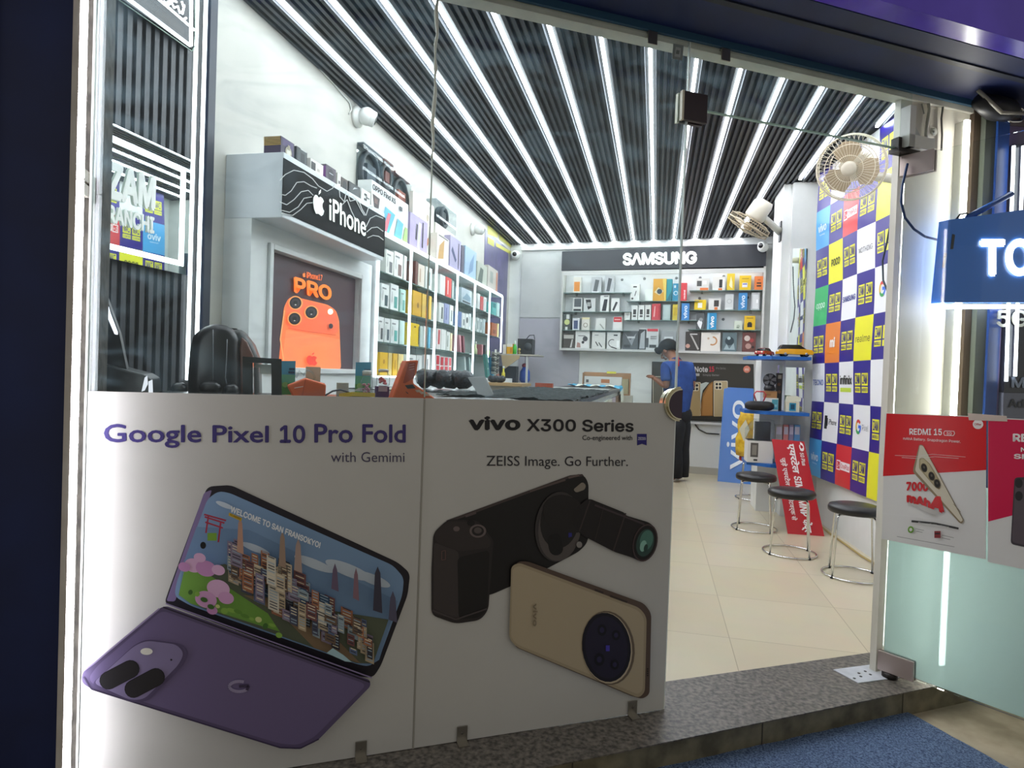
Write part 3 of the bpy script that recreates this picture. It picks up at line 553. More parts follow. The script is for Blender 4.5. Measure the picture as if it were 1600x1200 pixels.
BAYS = {
 (0, 3): [(84, 135, 'e6e6e0', PHN('6b6f72'), 'white phone box with a grey phone'), (140, 198, 'e8e8e4', PHN('7a5f5a'), 'white phone box with a brown phone'), (206, 252, 'dcdeda', [], 'plain pale phone box')],
 (0, 2): [(60, 112, 'e3e6e4', PHN('44595c'), 'white phone box with a dark phone'), (122, 176, 'e6eae8', PHN('58a39a'), 'white phone box with a teal phone'), (188, 238, 'a9cfc4', PHN('4d8f85'), 'pale teal phone box')],
 (0, 1): [(46, 84, 'e4e6e4', PHN('55585a'), 'white phone box with a small grey phone'), (88, 126, 'e2e5e3', PHN('46565e'), 'white phone box with a slate phone'), (132, 182, 'e0e6e4', PHN('58aaa0'), 'white phone box with a turquoise stripe'), (190, 232, 'b4cfc8', [], 'plain pale green phone box')],
 (0, 0): [(64, 118, 'e2b422', [('c', .5, .6, .12, 'b8860f')], 'bright yellow phone box'), (122, 146, 'd8c078', [], 'narrow buff phone box'), (152, 182, 'e0b01c', [('r', .4, .3, .6, .7, 'b8860f')], 'narrow yellow phone box'), (188, 222, 'd9bf70', [('c', .5, .5, .15, 'a08040')], 'buff phone box with a round mark')],
 (1, 3): [(283, 300, '6a3f38', [], 'dark red narrow box'), (303, 345, 'ddd2c4', [('r', .2, .2, .4, .8, 'c0a890')], 'cream box'), (352, 395, 'd3d8d4', [('r', .3, .2, .7, .8, '6f8a86')], 'pale box with a grey-green label')],
 (1, 2): [(272, 330, 'd8a828', [('c', .6, .45, .12, '9c7510')], 'deep yellow gadget box'), (336, 362, 'dbb645', [], 'narrow mustard box'), (382, 412, 'd9ad30', [], 'yellow box by the light frame')],
 (1, 1): [(262, 322, 'e8c410', [('r', .4, .82, .6, .88, '6b5200'), ('r', .9, .1, .98, .9, '3a3a2c')], 'lemon yellow phone box'), (328, 348, 'b8c8c4', [], 'grey-green narrow box'), (352, 378, 'd9dedb', [], 'white narrow box'), (384, 410, '2f93b0', [('r', .3, .2, .5, .8, '7ec8da')], 'blue-teal phone box')],
 (1, 0): [(250, 306, 'd9dbd8', PHN('a9adac'), 'white box with pale print'), (310, 346, 'd3d6d4', [('r', .3, .2, .4, .8, '8a8f8e')], 'off-white box'), (362, 402, 'd6d9d8', [('r', .5, .2, .7, .8, '7d8384')], 'white box with a grey bar')],
 (2, 3): [(450, 486, 'e2e4e0', [], 'white upright box'), (489, 528, 'd8453f', [('r', .3, .15, .45, .85, 'f0d8d4')], 'red upright box'), (532, 562, '9fb0ac', [('r', .3, .1, .6, .9, 'd4dad6')], 'grey-green upright box')],
 (2, 2): [(449, 482, 'dfe3e0', [('r', .5, .2, .8, .8, '54605c')], 'white box with a dark phone'), (486, 518, '9aa2c8', [('r', .3, .2, .5, .8, '6a72a0')], 'lavender box'), (522, 560, 'dee2df', [('r', .4, .2, .7, .75, '5f6a60')], 'white box with a green-grey phone')],
 (2, 1): [(440, 468, 'e6e0de', [('r', .3, .25, .75, .95, 'c84a50')], 'white box with a red phone'), (471, 503, 'e2e3e0', [], 'white blank box'), (506, 530, 'd6d9d4', [('r', .2, .2, .5, .8, '8f9a92')], 'pale box with a grey stripe'), (533, 558, 'dfcfa4', [('r', .3, .2, .5, .7, 'b09a60')], 'cream box')],
 (2, 0): [(440+i*28.6, 465+i*28.6, 'e4e0df', [('r', .08, .55, .9, .97, 'c8323f'), ('r', .08, .22, .9, .5, 'd0404a')], 'red and white phone box') for i in range(4)],
 (3, 3): [(596, 684, 'b4c3cc', [('p', [(.1, .3), (.5, .75), (.9, .55), (.85, .25)], '7d9bab'), ('r', .1, .08, .9, .2, '38454a')], 'wide blue-grey box')],
 (3, 2): [(582, 602, '7f95c0', [('r', .3, .1, .6, .9, '4f659a')], 'blue narrow box'), (605, 626, 'dfe3e1', [('r', .4, .2, .8, .6, '6f7f80')], 'white narrow box'), (629, 650, 'dde1df', [('c', .5, .6, .3, '39484a')], 'white box with a dark ring'), (653, 674, 'd2dadb', [('r', .3, .2, .6, .8, '7a8a90')], 'pale blue box')],
 (4, 3): [(706, 722, 'dcdedb', [], 'white slim box'), (726, 744, 'c8504c', [], 'red slim box'), (748, 764, 'dfe0dd', [('r', .3, .1, .6, .9, '9aa5a2')], 'white slim box with grey bar'), (768, 784, 'b9443f', [], 'dark red slim box')],
 (4, 2): [(706, 722, 'c9d2d0', [('r', .2, .2, .6, .8, '7d8d8c')], 'pale grey slim box'), (726, 744, 'b9c6c6', [('r', .3, .2, .6, .8, '5c6f70')], 'grey slim box'), (748, 762, 'a8b8ba', [], 'blue-grey slim box'), (766, 782, '93a5a6', [], 'dark grey slim box')],
 (5, 3): [(806, 832, '5fb0ae', [('r', .1, .6, .9, .95, '2d7f80')], 'teal box'), (836, 858, 'a9c9c6', [], 'pale teal box')],
 (5, 2): [(806, 842, 'b0643c', [('r', .2, .2, .8, .5, '8a4828')], 'rust brown box'), (846, 856, 'e8d890', [], 'pale yellow stick box')],
}
BN_ = ['first', 'second', 'third', 'fourth', 'fifth', 'sixth']
for (b, s_), items in BAYS.items():
    for i, (X0, X1, col, ds, lb) in enumerate(items):
        u0, u1 = 580+X0*.2333, 580+X1*.2333; xf = DX-.03
        ya, yb = onx(u0, 520, xf).y, onx(u1, 520, xf).y; ya = max(ya, YS[b]+.012); yb = min(yb, YS[b+1]-.012)
        if yb-ya < .02: continue
        r = random.Random(b*31+s_*7+i); h = (.19 if b < 3 else .17)*r.uniform(.88, 1.0)
        if (b, s_) == (0, 0): h = .165
        if (b, s_) == (1, 2): h = .2
        g = None if len(items) == 1 else 'boxes in the lit display case'
        same = lb == 'red and white phone box'
        pack((xf, ya, ZS[s_]+.001), (0, yb-ya-.004, 0), (0, 0, h), (-.11, 0, 0), col, ds, 'phone_box',
             '%s, %s on the %s shelf, %s bay' % (lb, ORD[i] if len(items) > 1 else 'alone', SHN[s_], BN_[b]), 'box', g)
# leaning boxes, hanging bracelets in the far bays
for i, (X, c) in enumerate([(598, 'd79aa4'), (622, '8f5560')]):
    y = onx(580+X*.2333, 540, DX-.04).y; pack((DX-.04, y, ZS[1]+.001), (0, .05, 0), (0, -.05, .17), (-.1, 0, 0), c, [], 'phone_box', '%s box leaning on the lower middle shelf of the fourth bay' % ('pink', 'plum')[i], 'box', 'boxes in the lit display case')
for i, (X, c) in enumerate([(640, '8c9a98'), (672, '6f7c7c')]):
    y = max(6.02, onx(580+X*.2333, 570, DX-.04).y); pack((DX-.04, y-.05, ZS[0]+.001), (0, .06, 0), (0, -.06, .2), (-.1, 0, 0), c, [('r', .2, .1, .8, .9, '9fadaa' if i else 'a9b5b2')], 'phone_box', '%s grey box leaning on the bottom shelf of the fourth bay' % ('pale', 'dark')[i], 'box', 'boxes in the lit display case')
for i, (X, c) in enumerate([(742, 'b5747a'), (762, '3a3f42')]):
    y = onx(580+X*.2333, 545, DX-.04).y; pack((DX-.04, y, ZS[1]+.001), (0, .05, 0), (0, -.01, .12), (-.08, 0, 0), c, [], 'phone_box', '%s small box leaning on the lower middle shelf of the fifth bay' % ('rose', 'charcoal')[i], 'box', 'boxes in the lit display case')
for i, (X, c, w) in enumerate([(740, '3f7f78', 'green'), (775, '2f86a8', 'blue'), (806, 'b06a58', 'terracotta')]):
    p = onx(580+(X+25)*.2333, 350+1035*.2333, DX-.0); pack((DX+.06, p.y-.12, 1.1365), (0, .10, 0), (0, -.15, .26-.03*i), (-.03, 0, 0), c, [('c', .5, .4, .12, 'cfe0e4')], 'leaning_box', '%s phone box leaning in front of the far bays of the lit case' % w, 'box', 'boxes leaning at the foot of the case')
m = MB(); m.box(DX+.024, DX+.16, 5.95, 7.62, 0, 1.136, CW); tag(m.build('ledge_cabinet'), 'low white cabinet in front of the far bays of the lit case', 'cabinet')
m = MB()
for k in range(9):
    z = 1.42-.028*k; y = onx(580+832*.2333, 560, DX+.10).y
    m.tube([(DX+.10+.04*math.cos(t), y+.04*math.sin(t), z+.01*math.sin(2*t)) for t in [2*math.pi*q/14 for q in range(14)]], .007, M('3a3d38' if k % 2 else '8d8f84', .3), 6, True)
m.tube([(DX+.10, y, 1.1365), (DX+.10, y, 1.46)], .012, 'c8c8c0', 8); tag(m.build('bracelet_stand'), 'stand of dark bead bracelets in the far bay of the lit case', 'bracelets')
for i, (X, Y, c, w) in enumerate([(818, 760, '9cc050', 'lime'), (870, 960, 'd8c838', 'yellow'), (752, 880, 'cfd8a8', 'pale green')]):
    u, v = 580+X*.2333, 350+Y*.2333; p = onx(u, v, DX+.012); m = MB(); zz = 1.137 if i == 1 else ZS[1]+.001; BY = [7.3, 7.56, 6.75]
    m.lathe((DX+.06 if i == 1 else DX-.07, BY[i], zz), (0, 0, 1), [(0, .022), (.06, .022), (.075, .012), (.12, .010)], c, 12); m.lathe((DX+.06 if i == 1 else DX-.07, BY[i], zz+.12), (0, 0, 1), [(0, .013), (.025, .012)], 'e8e8e0', 10)
    tag(m.build('spray_bottle'), '%s spray bottle with a white cap in the far end of the lit case' % w, 'bottle', 'spray bottles by the lit case')
# ---------------------------------------------------------------- things standing on top of the cabinet and of the case
def topbox(X0, Y0, X1, Y1, zb_, xf, dep, col, ds, name, label, cat, cr=(340, 150, .225), grp='boxes on top of the wall cabinets', side=None):
    u0, u1 = cr[0]+X0*cr[2], cr[0]+X1*cr[2]; v0 = cr[1]+Y0*cr[2]; vm = cr[1]+(Y0+Y1)/2*cr[2]
    ya, yb = onx(u0, vm, xf).y, onx(u1, vm, xf).y; z1 = onx(u0, v0, xf).z
    m = MB(); m.box(xf-dep, xf, ya, yb, zb_, z1, col); o = V((xf, ya, zb_)); decals(m, o, V((0, yb-ya, 0)), V((0, 0, z1-zb_)), V((1, 0, 0)), ds)
    if side: decals(m, V((xf-dep, ya, zb_)), V((dep, 0, 0)), V((0, 0, z1-zb_)), V((0, -1, 0)), side)
    return tag(m.build(name, fix=False), label, cat, grp)
hz = zt0 = onx(437, 233, hx).z+.0005
xa = hx-.03
topbox(440, 275, 533, 400, hz, xa, .09, '3b2f4a', [('r', .1, .55, .9, .95, '4a3a66'), ('c', .55, .3, .24, 'b8b09a'), ('c', .55, .3, .15, 'e0dcd0'), ('r', .45, .42, .62, .7, 'a39a86')], 'watch_box', 'purple watch box with gold edge stripes, leftmost on the black header', 'box', side=[('r', 0, .5+.08*k, 1, .54+.08*k, 'c8a850') for k in range(6)])
topbox(548, 345, 622, 465, hz, xa, .07, '2a2c2e', [('r', .1, .1, .9, .9, '454a4c'), ('r', .35, .2, .75, .75, '15171a'), ('r', .3, .92, .9, .97, 'c8ccc8')], 'watch_box', 'black window box second from the left on the black header', 'box')
topbox(645, 428, 735, 505, hz, xa, .06, 'dcd6cf', [('r', .05, .15, .38, .8, '26201e'), ('r', .5, .3, .7, .5, 'b8b0a8')], 'small_box', 'white box with a black gadget on the black header', 'box')
topbox(752, 470, 822, 585, hz, xa, .06, '4d4250', [('c', .5, .5, .3, '2a2430'), ('r', .3, .55, .7, .6, 'b8b8c0')], 'watch_box', 'dark plum box with a purple side on the black header', 'box', side=[('r', 0, .2, 1, .9, '7a4a8a')])
topbox(832, 530, 856, 600, hz, xa, .05, 'dad7d0', [('r', .3, .3, .8, .5, '6a6a68')], 'small_box', 'small white box between two watch boxes on the black header', 'box')
topbox(860, 560, 904, 628, hz, xa, .05, '4a3f38', [('c', .5, .5, .34, '1c1a1a')], 'watch_box', 'small brown watch box on the black header', 'box')
topbox(912, 588, 990, 690, hz, xa, .05, '2c2e30', [('r', .1, .1, .9, .9, '3d4042'), ('p', [(.3, .5), (.45, .75), (.75, .8), (.5, .65)], 'b9bcbc')], 'watch_box', 'black flat box right of the brown one on the black header', 'box')
topbox(998, 636, 1060, 738, hz, xa, .06, 'dfe0dd', [('r', .3, .25, .6, .4, '26282a'), ('r', .3, .6, .6, .75, '26282a'), ('r', .5, .4, .6, .6, '26282a'), ('r', .6, .46, .85, .54, '26282a')], 'small_box', 'white box with a black bracket mark on the black header', 'box')
topbox(1068, 660, 1132, 775, hz, xa, .06, 'd9d6d1', [('p', [(.1, .9), (.9, .85), (.8, .2), (.3, .1)], '3a2c2a'), ('r', .3, .4, .65, .7, '6a4a44')], 'small_box', 'white box with a dark tumbler, rightmost on the black header', 'box')
dz = 2.1485; xd = DX-.02
topbox(1065, 575, 1325, 960, dz, xd, .10, 'dfe3e2', [('t', 'OPPO Find X5', .02, .80, .62, .93, '202428'), ('p', [(.22, .02), (.45, .02), (.62, .55), (.35, .6)], '56b8d6'), ('p', [(.3, .05), (.4, .05), (.5, .5), (.42, .5)], 'd86a7a'), ('p', [(.6, .05), (.8, .02), (.85, .45), (.68, .5)], '63b9c9'), ('p', [(.85, .05), (.98, .05), (.98, .4), (.9, .4)], 'a9c77a'), ('r', .72, .72, .8, .82, '3a4046')], 'poster_box', 'wide white phone carton with blue and pink art on the lit case', 'box')
topbox(1335, 800, 1458, 1080, dz, xd, .05, 'b1a3c6', [('p', [(.4, .1), (.55, .05), (.62, .85), (.48, .88)], 'd0cabf'), ('p', [(.3, .3), (.38, .28), (.42, .75), (.34, .78)], '2c2a36'), ('r', .68, .15, .74, .92, '3a3444')], 'poster_box', 'lavender phone carton beside the white carton on the lit case', 'box')
zz = onx(340+1150*.225, 150+640*.225, xd-.13).z
for X0, Y0, X1, Y1, c, c2, lb in [(1010, 360, 1148, 590, '3d4750', '23282e', 'clear box with a dark grey wheel cover, leftmost behind the white carton'), (1155, 445, 1222, 640, '7a3a2c', '2c2422', 'box with an orange and black wheel cover, second behind the white carton'), (1232, 548, 1345, 765, '9a4a34', '2a2624', 'orange-topped box with a wheel cover, third behind the white carton')]:
    u0, u1, v0 = 340+X0*.225, 340+X1*.225, 150+Y0*.225; xb = xd-.105; ya, yb = onx(u0, v0+25, xb).y, onx(u1, v0+25, xb).y; z1 = onx((u0+u1)/2, v0+2, xb).z
    t = thing('wheel_cover_box', lb, 'box', (xb-.025, (ya+yb)/2, dz), 'wheel covers in clear boxes')
    m = MB(); m.box(xb-.05, xb, ya, yb, dz, z1, PLASTIC); m.build('clear_box', t)
    m = MB(); m.box(xb-.048, xb-.002, ya+.003, yb-.003, z1-.012, z1-.003, c); m.build('top_card', t)
    m = MB(); cy, r = (ya+yb)/2, min((yb-ya)*.44, .17); cz = z1-.03-r*1.1
    for k in range(3): m.tube([(xb-.022-.006*k, cy+r*math.cos(q), cz+r*1.12*math.sin(q)) for q in [2*math.pi*w/22 for w in range(22)]], min(.016, r*.2), M(c2, .35), 8, True)
    m.box(xb-.045, xb-.01, cy-r*.5, cy+r*.5, cz-r*.5, cz+r*.5, c); m.build('wheel_cover', t)
    if cz-r*1.35 > dz+.02: m = MB(); m.box(xb-.046, xb-.004, ya+.01, yb-.01, dz+.001, cz-r*1.4, c); m.build('inner_card', t)
topbox(1355, 655, 1505, 860, dz, xd-.07, .03, 'ddd9cf', [('o', .55, .5, .3, .3, 150, 330, 'c07a3c'), ('c', .68, .72, .06, 'b8a890')], 'poster_box', 'cream carton with a copper crescent behind the lavender carton', 'box')
t = thing('wheel_cover_box', 'clear box with a round black wheel cover standing over the far cartons', 'box', (xd-.08, 5.4, dz), 'wheel covers in clear boxes')
u0, u1, v0, v1 = 682, 713, 322, 358; xb = xd-.06; ya, yb = onx(u0, 340, xb).y, onx(u1, 340, xb).y; z1, z0 = onx(698, v0, xb).z, onx(698, v1, xb).z
m = MB(); m.box(xb-.1, xb, ya, yb, z0, z1, PLASTIC); m.build('clear_box', t); m = MB(); m.box(xb-.09, xb-.01, ya+.01, yb-.01, dz, z0, 'd8d4ca'); m.build('lower_carton', t)
m = MB(); cy, cz, r = (ya+yb)/2, (z0+z1)/2, (z1-z0)*.4
for k in range(3): m.tube([(xb-.03-.02*k, cy+r*1.1*math.cos(q), cz+r*math.sin(q)) for q in [2*math.pi*w/22 for w in range(22)]], r*.24, M('1e2022', .4), 8, True)
m.box(xb-.07, xb-.025, cy-r*.6, cy+r*.6, cz-.25*r, cz+r*.6, '3a3c3c'); m.build('wheel_cover', t)
CR7 = (580, 350, .2333)
for X0, Y0, X1, Y1, c, ds, lb in [(440, 55, 520, 260, 'dcd6cc', [('p', [(.1, .1), (.2, .6), (.6, .9), (.55, .2)], 'c49a5c'), ('r', .1, .93, .9, .97, '5a5a5a')], 'cream phone carton with a tan arrow on the lit case'), (528, 70, 600, 310, 'a9a2bf', [('p', [(.1, .55), (.5, .25), (.6, .35), (.2, .7)], '3d466e'), ('r', .75, .1, .82, .9, '3b3550')], 'lavender-grey carton right of the cream one on the lit case'), (604, 140, 622, 330, '5a5668', [], 'dark slim carton between lavender and blue cartons on the lit case'), (628, 140, 703, 370, 'a3bcd4', [('p', [(.3, .1), (.45, .55), (.8, .9), (.7, .3)], '7896b6')], 'light blue phone carton on the lit case'), (710, 245, 776, 420, 'b3b8ac', [('p', [(.05, .1), (.3, .8), (.6, .75), (.5, .05)], '5e6a62')], 'grey-green phone carton on the lit case'), (780, 270, 848, 465, 'b9b4ac', [('r', .82, .05, .96, .9, 'c08066'), ('r', .2, .3, .5, .8, '9aa09a')], 'grey carton with an orange edge, farthest on the lit case')]:
    topbox(X0, Y0, X1, Y1, dz, xd, .06, c, ds, 'phone_carton', lb, 'box', CR7)
# purple banner at the far end of the left wall, cameras
m = MB(); bx = WX+.004; ya, yb = onx(757, 400, bx).y, onx(801, 400, bx).y; m.box(bx-.003, bx, ya, min(yb, 8.60), .95, 2.9, noisy('creased_purple_print', '3d3560', '53497c', 5, .3, 6))
a = Art(m, onl(bx+.0006), .0006)
for q in [[(762, 352), (778, 361), (778, 372), (762, 366)], [(780, 362), (800, 376), (800, 388), (780, 374)], [(762, 370), (772, 376), (772, 386), (762, 380)], [(775, 379), (799, 393), (799, 398), (775, 385)]]: a.poly(q, 'b9b44a')
tag(m.build('wall_banner', fix=False), 'creased purple banner with yellow blocks at the far end of the left wall', 'banner')
def camera(p, d, lb, r=.045):
    p = V(p); d = V(d).normalized(); t = thing('security_camera', lb, 'security camera', p, 'white security cameras')
    m = MB(); w = V((1, 0, 0)); return t, d
HOUS = [None]
def dome(p, wall, d, lb, r=.05):
    p = V(p); wall = V(wall).normalized(); d = V(d).normalized(); t = thing('security_camera', lb, 'security camera', p, 'white security cameras')
    m = MB(); m.lathe(p, wall, [(0, r*1.15), (.02, r*1.15), (.04, r*.8)], 'dfe0dc', 20); m.build('mount', t)
    c = p+wall*(.04+r*.7); m = MB(); m.ball(c, r, r, r, M('e4e5e2', .3)); m.lathe(c, d, [(0, r*.95), (r*.9, r*.85), (r*1.0, r*.6)], M('e4e5e2', .3), 18); HOUS[0] = m.build('housing', t)
    m = MB(); m.lathe(c+d*r*1.0, d, [(0, r*.56), (.004, r*.5)], M('0a0a0c', .1), 16); m.build('lens', HOUS[0])
    return t
dome(onx(556, 183, WX), (1, 0, 0), (.65, .35, -.25), 'white security camera high on the left wall above the black header', .06)
dome(onx(737, 358, WX), (1, 0, 0), (.75, .3, -.2), 'white security camera on the left wall above the far cartons', .06)
dome(back(806, 399, .02), BN, (.3, -.9, -.1), 'white security camera on the back wall left of the dark sign', .055)
dome(back(1192, 386, .22), BN, (-.6, -.7, -.1), 'white security camera above the right end of the dark sign', .055)
m = MB(); m.tube([onx(u, v, WX+.006) for u, v in [(400, 10), (470, 75), (520, 130), (546, 160), (549, 172), (545, 178)]], .005, 'cfd0cc', 6); tag(m.build('camera_cable'), 'pale cable running down the left wall to the near camera', 'cable')
# ================================================================ back wall: shelf unit, products, sign
un = thing('wall_shelf_unit', 'white shelf unit with glass shelves on the back wall under the black sign', 'shelf unit', B(1.86, .1, 1.55))
UW = noisy('unit_laminate', 'd4d6d6', 'dcdede', 3, .4)
m = MB(); m.bbox(.61, 3.12, .017, .03, 1.56, 2.56, UW); m.build('back_panel', un)
m = MB(); m.bbox(.64, 3.08, .15, .165, 2.551, 2.558, emitm('unit_led', 'f4f8ff', 16)); m.build('light_strip', un)
m = MB(); m.bbox(.615, 3.10, .188, .2, 2.525, 2.5595, 'c6c6c2'); m.build('strip_shield', un)  # lip added to hide the light strip from below
for t0, t1, z0, z1 in ((.595, .615, 1.53, 2.57), (3.10, 3.125, 1.53, 2.60)): m = MB(); m.bbox(t0, t1, .017, .2, z0, z1, 'c2c2bc'); m.build('side_panel', un)
m = MB(); m.bbox(.595, 3.125, .017, .205, 1.53, 1.56, 'c6c6c2'); m.build('bottom_board', un)
m = MB(); m.bbox(.595, 3.125, .017, .2, 2.56, 2.58, 'c6c6c2'); m.build('top_board', un)
SG = M('6f8a84', .12); SHL = {'L': [(.62, 1.52, z) for z in (2.296, 2.046, 1.802)], 'M': [(1.46, 2.36, z) for z in (2.186, 1.942)], 'R': [(2.24, 3.095, z) for z in (2.318, 2.074, 1.83)]}
for k in SHL:
    for t0, t1, z in SHL[k]: m = MB(); m.bbox(t0, t1, .031, .18, z-.007, z, SG); [m.bbox(t-.01, t+.01, .031, .1, z-.03, z-.0075, '8a8a86') for t in (t0+.15, t1-.12)]; m.build('shelf', un)
for u, v in ((972, 437), (1007, 435.5), (1057, 434.5), (1131, 432), (1168, 465), (1093, 466), (1130, 499), (1094, 434)):
    p = back(u, v, .032); m = MB(); m.lathe(p, BN, [(0, .018), (.006, .016)], '7d7f80', 12); m.build('spotlight', un)
sg = thing('shop_sign', 'black wall sign with glowing white SAMSUNG letters above the back shelves', 'sign', B(1.86, .12, 2.585))
m = MB(); m.prism([B(.585, .002, 2.585), B(3.12, .002, 2.60), B(3.12, .002, 2.868), B(.585, .002, 2.842)], BN*.20, M('23262d', .3)); m.build('sign_box', sg)
m = MB(); g = lambda u, v: back(u, v, .206); m.text('SΛMSUNG', g(973, 415), g(1089, 412.5), g(973, 395.5), emitm('lit_letters', 'ffffff', 2.0), .04, 0, .02, .95); m.build('sign_letters', sg, fix=False)
def bp(u0, v0, u1, v1, sec, row, col, ds, lb, name='product_box', grp='packs on the back wall shelves', dep=.07, off=.15):
    zb_ = 1.561 if row is None else SHL[sec][row][2]+.001
    a0, a1 = back(u0, (v0+v1)/2, off), back(u1, (v0+v1)/2, off); t0, t1 = (a0-P0).dot(BT), (a1-P0).dot(BT); h = back((u0+u1)/2, v0, off).z-zb_
    pack(B(t0, off, zb_), BT*(t1-t0), UP*h, -BN*dep, col, ds, name, lb, 'box', grp)
VB = [('v', 'vivo', .25, .1, .75, .85, 'd6e6f2')]
TL, ML, BL_ = 'on the top left shelf', 'on the middle left shelf', 'on the lower left shelf'
